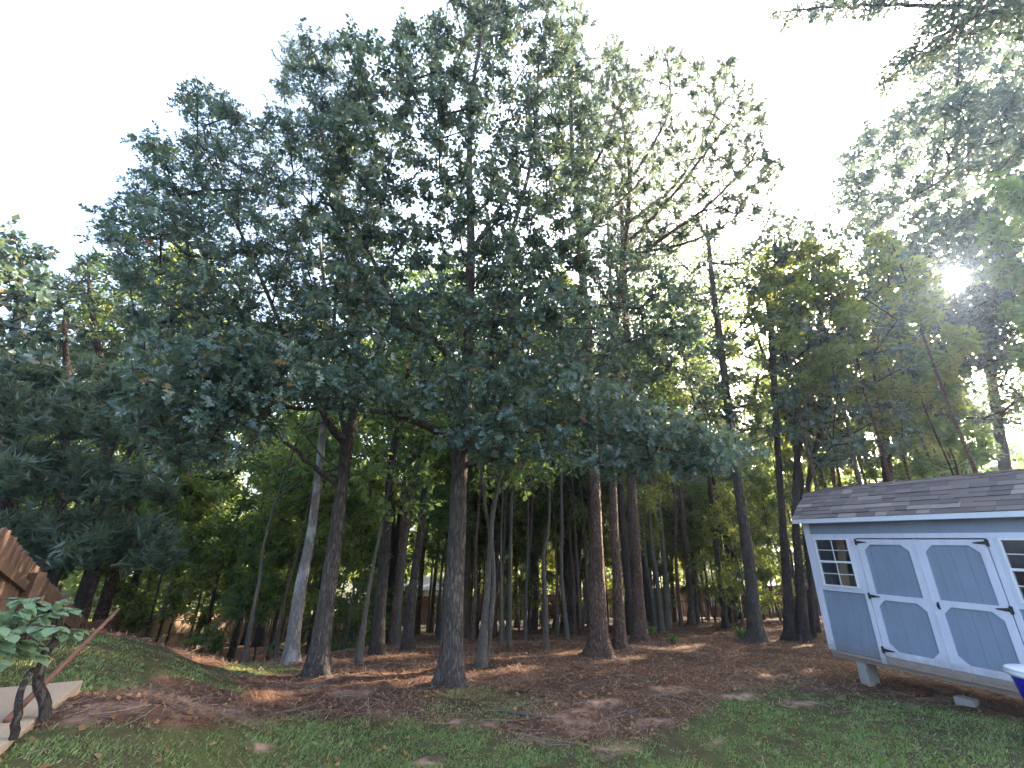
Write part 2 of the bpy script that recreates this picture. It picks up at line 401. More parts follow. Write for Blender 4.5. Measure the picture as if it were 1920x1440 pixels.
def bare_at(x, y):
    px, py, f = proj(np.stack([x, y, ground_z(x, y)], -1)); b = np.zeros(np.shape(px))
    for cx, cy, rx, ry in BARE:
        d = np.hypot((px - cx) / rx, (py - cy) / ry) + .28 * np.sin(x * 11 + cx) * np.cos(y * 13 + cy); b = np.maximum(b, sstep(1.15, .7, d))
    return np.where(f > .5, b, 0)
def tone_at(x, y):
    px, py, f = proj(np.stack([x, y, ground_z(x, y)], -1))
    g = np.where(f > .5, grass_mask(px, py, x, y), 1.0)
    g = np.where(np.hypot(x, y) > 35.5, 1.0, g)
    g = np.where((x > 3.4) & (y > 4) & (y < 12) & (f > .5) & (px > 1500) & (py < 1300), 0, g)
    return g
gx = np.concatenate([-np.geomspace(240, 10, 40), np.arange(-9.5, 11.5, .1), np.geomspace(12, 240, 40)])
gy = np.concatenate([-np.geomspace(120, 1.2, 20), np.arange(-.8, 15, .1), np.geomspace(15.4, 300, 50)])
GX, GY = np.meshgrid(gx, gy); GZ = ground_z(GX, GY)
near = sstep(40, 12, np.hypot(GX, GY))
GZ = GZ + near * (.012 * np.sin(GX * 9.1 + 2 * np.sin(GY * 5.3)) * np.sin(GY * 8.3 + 1.7 * np.sin(GX * 4.1)) + .008 * rng.normal(0, 1, GX.shape))
V = np.stack([GX, GY, GZ], -1).reshape(-1, 3); nx = len(gx)
i, j = np.meshgrid(np.arange(len(gy) - 1), np.arange(nx - 1), indexing='ij')
F = np.stack([i * nx + j, i * nx + j + 1, (i + 1) * nx + j + 1, (i + 1) * nx + j], -1).reshape(-1, 4)
m, n, b = mat('ground_soil')
ca = n.nodes.new('ShaderNodeAttribute'); ca.attribute_name = 'turf'
v1 = coords(n)
nz1 = noise(n, 1.1, 6, v1, .62); nz2 = noise(n, 13, 5, v1, .7); nz3 = noise(n, 60, 3, v1, .7)
straw = ramp(n, nz2, [(.25, (.055, .032, .026)), (.5, (.135, .072, .050)), (.75, (.27, .165, .115))])
clay = ramp(n, nz3, [(.3, (.26, .145, .10)), (.7, (.42, .27, .20))])
moss = ramp(n, nz2, [(.3, (.050, .070, .026)), (.7, (.125, .150, .055))])
s1 = mixc(n, ramp(n, nz1, [(.54, (0, 0, 0)), (.66, (.75, .75, .75))]), straw, clay)
fi = n.nodes.new('ShaderNodeMath'); fi.operation = 'MULTIPLY_ADD'; n.links.new(nz2, fi.inputs[0]); fi.inputs[1].default_value = .9
n.links.new(ca.outputs['Fac'], fi.inputs[2])
s2 = mixc(n, ramp(n, fi.outputs[0], [(.72, (0, 0, 0)), (1.0, (.9, .9, .9))]), s1, moss)
wave = noise(n, 40, 4, coords(n, (1, .25, 1)), .7)
s2 = mixc(n, .45, s2, ramp(n, wave, [(.3, (.03, .02, .015)), (.5, (.12, .08, .05)), (.75, (.30, .19, .12))]), 'OVERLAY')
cb = n.nodes.new('ShaderNodeAttribute'); cb.attribute_name = 'bare'
big = noise(n, .55, 5, v1, .6); s2 = mixc(n, ramp(n, big, [(.38, (.65, .65, .65)), (.56, (0, 0, 0))]), s2, (.050, .032, .026))
bm_ = n.nodes.new('ShaderNodeMath'); bm_.operation = 'MULTIPLY'; n.links.new(cb.outputs['Fac'], bm_.inputs[0]); n.links.new(ramp(n, noise(n, 7, 6, v1, .7), [(.40, (.1, .1, .1)), (.56, (1, 1, 1))]), bm_.inputs[1])
s2 = mixc(n, bm_.outputs[0], s2, mixc(n, nz2, (.20, .105, .075), (.46, .31, .24)))
n.links.new(s2, b.inputs['Base Color']); b.inputs['Roughness'].default_value = .95; b.inputs['Specular IOR Level'].default_value = .15
bump(n, b, nz3, .6, .03)
me = mesh_np('ground', V, F, m, smooth=True)
at_ = me.attributes.new('turf', 'FLOAT', 'POINT'); at_.data.foreach_set('value', tone_at(V[:, 0], V[:, 1]).astype(np.float32))
at2_ = me.attributes.new('bare', 'FLOAT', 'POINT'); at2_.data.foreach_set('value', bare_at(V[:, 0], V[:, 1]).astype(np.float32))
tag(obj('ground', me), kind='structure')

# grass blades
def sample_ground(n, cond, Rr=(2.2, 11.5), azr=(-60, 62)):
    u = rng.uniform(0, 1, n); D = Rr[0] * (Rr[1] / Rr[0]) ** u
    az = np.radians(rng.uniform(azr[0], azr[1], n)); x = D * np.sin(az); y = D * np.cos(az)
    k = cond(x, y); return x[k], y[k]
def fb(x, y, s, ph=0):
    return (np.sin(x * s + ph) * np.cos(y * s * 1.13 + 2.1 * ph) + .6 * np.sin(x * s * 2.3 + y * s * 1.7 + ph) + .4 * np.sin(x * s * 4.1 - y * s * 5.3 + ph)) / 2
def slab_clear(x, y):
    c = (x - SLX) * SL_T[0] + (y - SLY) * SL_T[1]; d = (x - SLX) * SL_N[0] + (y - SLY) * SL_N[1]
    return ~((c > -.02) & (d > -.02) & (c < 3.2) & (d < 3.2))
def grass_cond(x, y):
    g = tone_at(x, y); patch = .5 + .55 * fb(x, y, 1.9, 1.3) + .4 * fb(x, y, 5.1, .4)
    return (rng.uniform(0, 1, len(x)) > bare_at(x, y) * .85) & (rng.uniform(0, 1, len(x)) < np.clip(g * 1.15 * np.clip(patch * 1.1 + .15, .06, 1), 0, 1)) & slab_clear(x, y)
# patio slab frame (corner nearest the knoll, edge directions)
q0 = at(157, 1275, 5.0); q1 = at(0, 1401, 3.77); SLX, SLY = q0[0], q0[1]; SLZ = float(q0[2])
SL_T = (q1 - q0)[:2]; SL_T = SL_T / np.linalg.norm(SL_T); SL_N = np.array([-SL_T[1], SL_T[0]])
if SL_N[0] > 0: SL_N = -SL_N
x, y = sample_ground(640000, grass_cond)
D = np.hypot(x, y); k = len(x); z = ground_z(x, y)
P = np.stack([x, y, z - .01], -1); a = rng.uniform(0, 2 * np.pi, k)
h = rng.uniform(.010, .034, k) * (1 + .35 * fb(x, y, 1.1, 3)); h *= np.where(rng.uniform(0, 1, k) > .985, 1.8, 1)
h += .05 * np.exp(-((x + .75) ** 2 + (y - 3.6) ** 2) / .12)
lean = rng.uniform(.2, 1.1, k)[:, None] * h[:, None] * np.stack([np.cos(a), np.sin(a), 0 * a], -1)
wd = (.0009 + .00055 * D)[:, None] * np.stack([-np.sin(a + .6), np.cos(a + .6), 0 * a], -1)
mid = P + lean * .35 + np.array([0, 0, 1]) * (h * .65)[:, None]; tip = P + lean + np.array([0, 0, 1]) * h[:, None]
V = np.stack([P - wd, P + wd, mid + wd * .3, tip], 1).reshape(-1, 3)
F = (np.array([[0, 1, 2], [0, 2, 3]])[None] + (np.arange(k) * 4)[:, None, None]).reshape(-1, 3)
GRASS = leaf_mat('grass_blade', [(0, (.11, .165, .055)), (.5, (.155, .235, .075)), (.8, (.22, .28, .12)), (1, (.38, .33, .18))], (.22, .38, .05), .35, .5)
tag(obj('grass', mesh_np('grass', V, F, GRASS)), 'short patchy lawn grass growing thin toward the trees', 'grass', kind='stuff')

# pine straw, leaf litter
x, y = sample_ground(190000, lambda x, y: (rng.uniform(0, 1, len(x)) > bare_at(x, y) * .75) & (rng.uniform(0, 1, len(x)) < np.clip(1.05 - tone_at(x, y) * 1.0, .05, 1) * np.clip(.62 + .5 * fb(x, y, 1.4, 5), .1, 1)) & slab_clear(x, y), (3.0, 26), (-52, 58))
k = len(x); D = np.hypot(x, y); a = rng.uniform(0, np.pi * 2, k)
P = np.stack([x, y, ground_z(x, y) + rng.uniform(.004, .03, k)], -1); L = rng.uniform(.03, .09, k)[:, None]
dr = np.stack([np.cos(a), np.sin(a), rng.normal(0, .28, k)], -1); wd = (.0007 + .00042 * D)[:, None] * np.stack([-np.sin(a), np.cos(a), 0 * a], -1)
V = np.stack([P - dr * L - wd, P - dr * L + wd, P + dr * L], 1).reshape(-1, 3); F = np.arange(k * 3).reshape(-1, 3)
STRAW = leaf_mat('pine_straw', [(0, (.07, .038, .028)), (.6, (.17, .095, .065)), (1, (.42, .29, .20))], (.4, .2, .1), .15, .7)
tag(obj('pine_straw', mesh_np('pine_straw', V, F, STRAW)), 'reddish brown fallen pine needles carpeting the woodland floor', 'litter', kind='stuff')
x, y = sample_ground(15000, lambda x, y: (rng.uniform(0, 1, len(x)) < np.clip(1.0 - tone_at(x, y) * .85, .1, 1)) & slab_clear(x, y), (3.0, 24), (-52, 58))
k = len(x); P = np.stack([x, y, ground_z(x, y) + .015], -1)
V, F = place_leaves(P, np.stack([rng.normal(0, 1, k), rng.normal(0, 1, k), rng.normal(0, .2, k)], -1), np.stack([rng.normal(0, .45, k), rng.normal(0, .45, k), np.ones(k)], -1), rng.uniform(.018, .055, k), STAR)
tag(obj('fallen_leaves', mesh_np('fallen_leaves', V, F, BROWNL)), 'dry tan and brown leaves scattered over soil and lawn', 'leaves', kind='stuff')

# twigs dropped on the woodland floor
x, y = sample_ground(1500, lambda x, y: (rng.uniform(0, 1, len(x)) < np.clip(1.05 - tone_at(x, y), .04, 1)) & slab_clear(x, y), (3.4, 18), (-42, 50)); tw = []
for x_, y_ in zip(x, y):
    a_ = rng.uniform(0, 6.28); l_ = rng.uniform(.05, .20) * (1 if rng.uniform() > .12 else 2.2); d_ = np.array([math.cos(a_), math.sin(a_), 0]) * l_; c_ = np.array([x_, y_, gz(x_, y_) + .012]); r_ = rng.uniform(.002, .006)
    e_ = np.array([-d_[1], d_[0], 0]) * rng.uniform(-.25, .25)
    tw.append(tube_np(np.array([c_ - d_, c_ + e_ + [0, 0, rng.uniform(0, .02)], c_ + d_ + [0, 0, rng.uniform(0, .03)]]), np.array([r_, r_ * .9, r_ * .5]), 4))
Vt, Ft = join(tw); tag(obj('twig_litter', mesh_np('twig_litter', Vt, Ft, bark('dead_twig', (.09, .07, .055), (.30, .25, .21), (20, 20, 4), .2))), 'short dead twigs strewn over the pine straw', 'twigs', kind='stuff')

# ------------------------------------------------------------------ patio slab
m, n, b = mat('concrete')
c = mixc(n, noise(n, 3, 5, coords(n), .6), (.30, .215, .145), (.44, .33, .23)); c = mixc(n, ramp(n, noise(n, 90, 2, coords(n)), [(.4, (0, 0, 0)), (.6, (.35, .35, .35))]), c, (.16, .14, .12))
n.links.new(c, b.inputs['Base Color']); b.inputs['Roughness'].default_value = .9; bump(n, b, noise(n, 120, 3, coords(n)), .3, .004)
CONC = m
sl = MB(); T3 = Vector((*SL_T, 0)); N3 = Vector((*SL_N, 0)); Rm = Matrix((T3, N3, Vector((0, 0, 1)))).transposed()
if Rm.determinant() < 0: Rm = Matrix((T3, N3, Vector((0, 0, 1)))).transposed()
pts = [Vector((SLX, SLY, 0)) + T3 * a_ + N3 * b_ for a_, b_ in ((0, 0), (3.2, 0), (3.2, 3.2), (0, 3.2))]
sl.add([(p.x, p.y, SLZ - .16) for p in pts] + [(p.x, p.y, SLZ) for p in pts], [(3, 2, 1, 0), (4, 5, 6, 7), (0, 1, 5, 4), (1, 2, 6, 5), (2, 3, 7, 6), (3, 0, 4, 7)])
so_ = sl.build('patio_slab', CONC, bevel=.008); tag(so_, 'tan concrete patio slab with a square corner on the grassy knoll', 'patio')

# ------------------------------------------------------------------ shed
TA = .4197
c3 = at(1557.5, 1215.6, 9.1)
SC = Vector((c3[0], c3[1], 0)); ST = Vector((math.sin(TA), -math.cos(TA), 0)); SN = Vector((-math.cos(TA), -math.sin(TA), 0))
# local frame: x along the wall, y inward (away from the garden), z up
SM = Matrix((ST, -SN, Vector((0, 0, 1)))).transposed()
shed = empty('garden_shed', SC, 'slate blue garden shed with white trim, double doors and gambrel shingle roof', 'shed', rz=math.atan2(ST.y, ST.x))
def paint(name, base, rough=.55, groove=0.0, bumpy=.15):
    m, n, b = mat(name); v = coords(n)
    c = mixc(n, ramp(n, noise(n, 2.2, 5, v, .6), [(.3, (0, 0, 0)), (.8, (1, 1, 1))]), base, tuple(k * .84 for k in base))
    c = mixc(n, ramp(n, noise(n, 45, 4, coords(n, (1, 1, .15))), [(.45, (0, 0, 0)), (.75, (.35, .35, .35))]), c, tuple(k * .72 for k in base))
    sx = n.nodes.new('ShaderNodeSeparateXYZ'); n.links.new(coords(n), sx.inputs[0])
    sp2 = n.nodes.new('ShaderNodeMath'); sp2.operation = 'MULTIPLY_ADD'; n.links.new(noise(n, 14, 5, v, .7), sp2.inputs[0]); sp2.inputs[1].default_value = .55; n.links.new(sx.outputs['Z'], sp2.inputs[2])
    if name in ('slate_blue_paint', 'pale_lavender_trim_paint', 'treated_board'):
        c = mixc(n, ramp(n, sp2.outputs[0], [(.50, (.55, .55, .55)), (.74, (0, 0, 0))]), c, (.17, .12, .09))
        c = mixc(n, ramp(n, noise(n, 5, 6, coords(n, (2.5, 2.5, .35)), .65), [(.52, (0, 0, 0)), (.78, (.45, .45, .45))]), c, tuple(k * .62 for k in base))
    n.links.new(c, b.inputs['Base Color']); b.inputs['Roughness'].default_value = rough
    bump(n, b, noise(n, 60, 4, coords(n, (1, 1, .12)), .7), bumpy, .006)
    return m
WALLP = paint('slate_blue_paint', (.185, .24, .335), .6, bumpy=.8)
TRIM = paint('pale_lavender_trim_paint', (.55, .585, .71), .5)
FASC = paint('white_fascia_paint', (.60, .66, .76), .5)
SKID = paint('treated_board', (.34, .29, .27), .8)
VINYL = paint('white_vinyl', (.66, .70, .76), .35, bumpy=.02)
IRON = paint('black_iron', (.018, .016, .016), .5)
DARKIN = paint('bare_wood_inside', (.22, .15, .10), .8)
gl, n, b = mat('window_glass'); b.inputs['Base Color'].default_value = (.9, .95, .95, 1); b.inputs['Roughness'].default_value = .02; b.inputs['Transmission Weight'].default_value = 1.0; b.inputs['IOR'].default_value = 1.45
ZB, ZT = .26, 2.13; L, DEP = 2.96, 2.1
W1 = (.13, .645, 1.165, 1.885); W2 = (L - .645, L - .13, 1.165, 1.885)
DO = (.754, L - .754 + .0, .315, 1.87)
def wallbox(name, x0, x1, z0, z1, y0, y1, m, parent=shed, **k):
    return MB().box(((x0 + x1) / 2, (y0 + y1) / 2, (z0 + z1) / 2), (x1 - x0, y1 - y0, z1 - z0)).build(name, m, parent, **k)
# grooved siding of the front wall: strips with a recessed joint, cut round windows and doors
def siding(name, x0, x1, z0, z1, parent=shed, y=0.0, pitch=.152, off=0.0, th=.012):
    """one sheet with vertical grooves"""
    mb = MB(); xs = [x0]; g = math.ceil((x0 - off) / pitch) * pitch + off
    while g < x1 - .02:
        if g > x0 + .02: xs.append(g)
        g += pitch
    xs.append(x1)
    for a_, b_ in zip(xs[:-1], xs[1:]):
        mb.box(((a_ + b_) / 2, y - th / 2 + .003, (z0 + z1) / 2), (b_ - a_ - .0022, th, z1 - z0))
    mb.box(((x0 + x1) / 2, y + .0045, (z0 + z1) / 2), (x1 - x0, .008, z1 - z0))
    o = mb.build(name, WALLP, parent); o['kind'] = 'stuff'; return o
siding('siding', .02, L - .02, 1.95, ZT + .05); siding('siding', .08, .70, ZB, 1.10); siding('siding', L - .70, L - .08, ZB, 1.10)
# end and back walls, floor
for nm, bx_ in (('end_wall', (-.0, .02, 0.02, DEP)), ('end_wall', (L - .02, L, 0.02, DEP)), ('back_wall', (.02, L - .02, DEP - .02, DEP))):
    wallbox(nm, bx_[0], bx_[1], ZB, ZT, bx_[2], bx_[3], WALLP)
wallbox('shed_floor', .02, L - .02, ZB - .03, ZB, .02, DEP - .02, DARKIN)
for s in (0, 1):   # gable ends
    xg = 0.0 if s == 0 else L
    g = MB(); poly = [(0, ZT), (DEP, ZT), (DEP - .33, ZT + .40), (DEP / 2, ZT + .56), (.33, ZT + .40)]
    g.add([(xg - .01, a_, b_) for a_, b_ in poly] + [(xg + .01, a_, b_) for a_, b_ in poly], [tuple(range(5)), tuple(range(9, 4, -1))] + [(i_, (i_ + 1) % 5, (i_ + 1) % 5 + 5, i_ + 5) for i_ in range(5)])
    g.build('gable', WALLP, shed)
# trim boards (proud of the siding)
Y0, Y1 = -.030, -.009
tb = lambda x0, x1, z0, z1, y0=Y0, y1=Y1, nm='trim_board': wallbox(nm, x0, x1, z0, z1, y0, y1, TRIM, bevel=.003)
tb(-.012, .083, ZB - .005, ZT, nm='corner_board'); tb(L - .083, L + .012, ZB - .005, ZT, nm='corner_board')
tb(.083, L - .083, 1.885, 1.95)
for s in (0, 1):
    fx = (lambda a_, b_: (a_, b_)) if s == 0 else (lambda a_, b_: (L - b_, L - a_))
    tb(*fx(.083, .13), 1.165, 1.885); tb(*fx(.083, .688), 1.10, 1.165); tb(*fx(.645, .688), 1.165, 1.885)
    tb(*fx(.688, .752), ZB - .05, 1.885)
# windows
def window(x0, x1, z0, z1):
    w_ = obj('window', None, shed)
    f = MB(); t = .024
    f.box(((x0 + x1) / 2, -.030, z1 - t / 2), (x1 - x0, .036, t)); f.box(((x0 + x1) / 2, -.030, z0 + t / 2), (x1 - x0, .036, t))
    f.box((x0 + t / 2, -.030, (z0 + z1) / 2), (t, .036, z1 - z0 - 2 * t)); f.box((x1 - t / 2, -.030, (z0 + z1) / 2), (t, .036, z1 - z0 - 2 * t))
    f.build('window_frame', VINYL, w_)
    zm = (z0 + z1) / 2 + .005; xi0, xi1 = x0 + t, x1 - t
    MB().box(((xi0 + xi1) / 2, -.026, zm), (xi1 - xi0, .028, .030)).build('meeting_rail', VINYL, w_)
    for (za, zb, yy) in ((z0 + t, zm - .015, -.014), (zm + .015, z1 - t, -.024)):
        xm = (xi0 + xi1) / 2; zc = (za + zb) / 2
        MB().box((xm, yy, zc), (.012, .012, zb - za)).build('muntin', VINYL, w_)
        for xa, xb in ((xi0, xm - .006), (xm + .006, xi1)):
            MB().box(((xa + xb) / 2, yy, zc), (xb - xa, .012, .010)).build('muntin', VINYL, w_)
            for zc0, zc1 in ((za, zc - .005), (zc + .005, zb)):
                MB().box(((xa + xb) / 2, yy, (zc0 + zc1) / 2), (xb - xa, .004, zc1 - zc0)).build('pane', gl, w_)
window(*W1); window(*W2)
# doors
def door(x0, x1, hinge_left):
    d_ = obj('door', None, shed); z0, z1 = .315, 1.868; s = .082; yb = -.026
    siding('door_panel', x0 + .01, x1 - .01, z0 + .01, z1 - .01, d_, y=-.008)
    fr = MB(); ya, yc = -.036, -.0165
    def B(a_, b_, c_, e_): fr.box(((a_ + b_) / 2, (ya + yc) / 2, (c_ + e_) / 2), (b_ - a_, yc - ya, e_ - c_))
    B(x0, x0 + s, z0, z1); B(x1 - s, x1, z0, z1)
    a_, b_ = x0 + s, x1 - s
    B(a_, b_, z1 - .072, z1); B(a_, b_, 1.042, 1.115); B(a_, b_, z0, z0 + .080)
    k = .088; e = .0
    zt, zmt, zmb, zb = z1 - .072, 1.115, 1.042, z0 + .080
    for poly in ([(a_, zt), (a_ + k, zt), (a_, zt - k)], [(b_ - k, zt), (b_, zt), (b_, zt - k)], [(a_, zmb), (a_ + k, zmb), (a_, zmb - k)], [(b_ - k, zmb), (b_, zmb), (b_, zmb - k)],
                 [(a_, zb), (a_, zb + k), (a_ + k, zb)], [(b_ - k, zb), (b_, zb + k), (b_, zb)]):
        fr.prism(poly, ya, yc)
    fr.build('door_frame', TRIM, d_)
    for zc in (z1 - .04, 1.08, z0 + .075):
        h_ = MB(); xh = x0 if hinge_left else x1; sg = 1 if hinge_left else -1
        h_.box((xh - sg * .012, -.041, zc), (.030, .006, .085)); h_.prism([(xh + sg * .004, zc + .022), (xh + sg * .004, zc - .022), (xh + sg * .125, zc - .006), (xh + sg * .125, zc + .006)], -.044, -.038)
        h_.tube([(xh, -.046, zc - .044), (xh, -.046, zc + .044)], .007, 8)
        h_.build('hinge', IRON, d_)
    return d_
xm = L / 2
d1 = door(.760, xm - .006, True); d2 = door(xm + .006, L - .760, False)
tb(xm - .008, xm + .008, .30, 1.872, -.046, -.037, nm='astragal')
h_ = MB(); h_.box((xm + .055, -.040, 1.045), (.022, .006, .085)); h_.tube([(xm + .055, -.044, 1.08), (xm + .055, -.075, 1.06), (xm + .055, -.075, 1.03), (xm + .055, -.044, 1.01)], .007, 8)
h_.build('handle', IRON, d2)
# sticker beside the window
st, n, b = mat('sticker_vinyl'); b.inputs['Base Color'].default_value = (.50, .56, .74, 1); b.inputs['Roughness'].default_value = .4
rd, n, b = mat('sticker_red'); b.inputs['Base Color'].default_value = (.55, .08, .12, 1)
stk = wallbox('sticker', .658, .720, 1.785, 1.845, -.0315, -.0302, st)
MB().tube([(.689 + .017 * math.cos(a_), -.033, 1.826 + .010 * math.sin(a_)) for a_ in np.linspace(0, 6.283, 13)], .003, 4, False).build('round_emblem', rd, stk)
wallbox('emblem_band', .668, .710, 1.795, 1.801, -.0330, -.0318, rd, stk)
# skid board and joists below
wallbox('skid_board', .02, L - .02, ZB - .045, ZB - .006, -.026, .02, SKID); wallbox('skid_board', .0, L, ZB - .10, ZB - .035, .02, .11, SKID)
wallbox('skid_board', .0, L, ZB - .10, ZB - .035, DEP - .3, DEP - .2, SKID)
# door sill board: the tan rim that shows below the doors
wallbox('sill_board', .752, L - .752, ZB - .005, .311, -.030, .0, SKID)
# roof: fascia, deck and single shingles
OH = .15; XE0, XE1 = -.09, L + .09
EZ = 2.13; fas = wallbox('fascia', XE0, XE1, EZ - .012, EZ + .056, -OH - .02, -OH, FASC, bevel=.002)
wallbox('soffit', XE0 + .01, XE1 - .01, EZ - .006, EZ + .012, -OH, .0, FASC)
S0 = Vector((0, -OH - .02, EZ + .060)); S1 = Vector((0, .33, 2.655)); RG = Vector((0, DEP / 2, 2.655 + .17))
shm, n, b = mat('asphalt_shingle')
oi = n.nodes.new('ShaderNodeObjectInfo')
base = ramp(n, oi.outputs['Random'], [(0, (.14, .12, .122)), (.5, (.20, .168, .165)), (.80, (.23, .19, .18)), (.84, (.32, .275, .26)), (1, (.36, .31, .29))])
gr_ = noise(n, 240, 2, coords(n), .8); c = mixc(n, .6, base, ramp(n, gr_, [(.35, (.03, .03, .03)), (.65, (.34, .31, .30))]), 'OVERLAY')
n.links.new(c, b.inputs['Base Color']); b.inputs['Roughness'].default_value = .95; bump(n, b, gr_, .6, .003)
def roof_plane(A, B, flip=False):
    """deck between eave line A and upper line B (y, z), shingle courses on it"""
    d = (B - A); Ls = d.length; d.normalize(); nrm = Vector((0, -d.z, d.y)) if not flip else Vector((0, d.z, d.y) )
    if nrm.z < 0: nrm = -nrm
    dk = MB(); pts = []
    for o_ in (0, -.018):
        for X in (XE0 + .012, XE1 - .012):
            for q in (A, B): pts.append(Vector((X, q.y, q.z)) + nrm * o_)
    dk.add(pts, [(0, 1, 3, 2), (4, 6, 7, 5), (0, 2, 6, 4), (1, 5, 7, 3), (0, 4, 5, 1), (2, 3, 7, 6)]); dk.build('roof_deck', DARKIN, shed)
    nc = max(2, round(Ls / .094)); ex = Ls / nc; wdt = .205
    cache = {}
    for r_ in range(nc):
        x_ = XE0 - random.uniform(0, .8) * wdt
        while x_ < XE1:
            wv = wdt * random.choice((.7, .85, 1.0, 1.0, 1.25, 1.6)); a_ = max(x_, XE0); e_ = min(x_ + wv, XE1)
            if e_ - a_ > .03:
                th = random.choice((.004, .009, .012)); me_ = MB(); w0 = e_ - a_ - .004; s_ = ex * 1.22
                lift = .004 + th
                q = []
                for (xx, ss, hh) in ((0, -.004, lift), (w0, -.004, lift), (w0, s_, .003), (0, s_, .003)):
                    q.append(Vector((xx, 0, 0)) + d * ss + nrm * hh)
                q += [p_ - nrm * (.0035 if i_ > 1 else th) for i_, p_ in enumerate(q)]
                me_.add(q, [(0, 1, 2, 3), (7, 6, 5, 4), (0, 4, 5, 1), (1, 5, 6, 2), (2, 6, 7, 3), (3, 7, 4, 0)])
                me_.build('shingle', shm, shed, loc=Vector((a_ + .002, A.y, A.z)) + d * (r_ * ex) + nrm * (.002 * (r_ % 2)))
            x_ += wv
roof_plane(S0, S1); roof_plane(S1, RG)
# back slopes hidden from the garden: plain decks
for A, B in ((RG, Vector((0, DEP - .33, 2.655))), (Vector((0, DEP - .33, 2.655)), Vector((0, DEP + .12, EZ + .06)))):
    MB().add([(XE0, A.y, A.z), (XE1, A.y, A.z), (XE1, B.y, B.z), (XE0, B.y, B.z), (XE0, A.y, A.z - .02), (XE1, A.y, A.z - .02), (XE1, B.y, B.z - .02), (XE0, B.y, B.z - .02)],
             [(0, 1, 2, 3), (7, 6, 5, 4), (0, 4, 5, 1), (1, 5, 6, 2), (2, 6, 7, 3), (3, 7, 4, 0)]).build('back_slope', shm, shed)
def shed_pt(x, y, z=0): q = SM @ Vector((x, y, z)); return SC + q
RZ = math.atan2(ST.y, ST.x)
# concrete blocks under the shed
BLK, n, b = mat('cement_block'); c = mixc(n, noise(n, 8, 5, coords(n)), (.17, .17, .17), (.30, .30, .29)); n.links.new(c, b.inputs['Base Color']); b.inputs['Roughness'].default_value = .95; bump(n, b, noise(n, 70, 3, coords(n)), .5, .006)
def block(x, y, h, lab, wx=.2, wy=.4, hollow=True):
    p = shed_pt(x, y); g_ = gz(p.x, p.y); h = ZB - .10 - g_ + .02 if h is None else h
    mb = MB(); zz = h / 2
    t = .035
    mb.box((0, -wy / 2 + t / 2, zz), (wx, t, h)); mb.box((0, wy / 2 - t / 2, zz), (wx, t, h)); mb.box((-wx / 2 + t / 2, 0, zz), (t, wy - 2 * t, h)); mb.box((wx / 2 - t / 2, 0, zz), (t, wy - 2 * t, h)); mb.box((0, 0, zz), (wx - 2 * t, .035, h))
    o = mb.build('cement_block', BLK, None, bevel=.006); o.location = (p.x, p.y, g_ - .02); o.rotation_euler = (0, 0, RZ + random.uniform(-.05, .05))
    return tag(o, lab, 'block')
block(.36, .18, None, 'tall grey cement block propping up the shed under its window', .12, .30); block(1.42, .20, .10, 'low pale cement block under the middle of the shed doors', .19, .16)
# things stored behind the window
pb = MB(); pb.box((0, 0, .62), (.12, .02, 1.24), Matrix.Rotation(.10, 3, 'Y')).box((.0, .012, .62), (.11, .012, 1.22), Matrix.Rotation(.10, 3, 'Y'))
o = pb.build('leaning_board', paint('tan_plank', (.50, .34, .22), .7), bevel=.004); p = shed_pt(.27, .34); o.location = (p.x, p.y, ZB + .45); o.rotation_euler = (0, 0, RZ); tag(o, 'tan wooden board leaning upright behind the shed window glass', 'board')
mb = MB(); mb.box((0, 0, .60), (.34, .40, 1.2)); o = mb.build('maroon_box', paint('maroon_cloth', (.14, .035, .045), .85, bumpy=.6), bevel=.05); p = shed_pt(.56, .5); o.location = (p.x, p.y, ZB + .0); o.rotation_euler = (0, 0, RZ); tag(o, 'dark maroon cushion box stored behind the shed window', 'storage box')

# ------------------------------------------------------------------ blue tub with a white lid
p = at(1948, 1258, 7.15); tubr = .20
tz_ = float(p[2]); g_ = gz(p[0], p[1]); lid_z = tz_ - g_
tu = empty('storage_tub', (p[0] + .03, p[1], g_), 'bright blue plastic tub with a white lid standing by the shed doors', 'tub')
prof = [(.15, 0), (.155, .02), (.225, lid_z - .10), (.235, lid_z - .07)]
def lathe(prof, n=36, sx=1.0, sy=1.0):
    V = [(r_ * sx * math.cos(a_), r_ * sy * math.sin(a_), z_) for r_, z_ in prof for a_ in np.arange(n) / n * 2 * math.pi]
    F = [(i_ * n + j_, i_ * n + (j_ + 1) % n, (i_ + 1) * n + (j_ + 1) % n, (i_ + 1) * n + j_) for i_ in range(len(prof) - 1) for j_ in range(n)]
    F.append(tuple(range(n - 1, -1, -1))); F.append(tuple(range((len(prof) - 1) * n, len(prof) * n))); return V, F
BLUE, n, b = mat('blue_plastic'); b.inputs['Base Color'].default_value = (.008, .012, .42, 1); b.inputs['Roughness'].default_value = .35
MB().add(*lathe(prof)).build('tub_body', BLUE, tu, smooth=True)
MB().add(*lathe([(.228, lid_z - .072), (.262, lid_z - .060), (.268, lid_z - .03), (.255, lid_z - .022), (.262, lid_z - .012), (.262, lid_z - .004), (.24, lid_z + .008), (.05, lid_z + .014)])).build('lid', VINYL, tu, smooth=True)
for s in (-1, 1): MB().box((0, s * .247, lid_z - .105), (.12, .02, .03)).build('grip', BLUE, tu, bevel=.004)

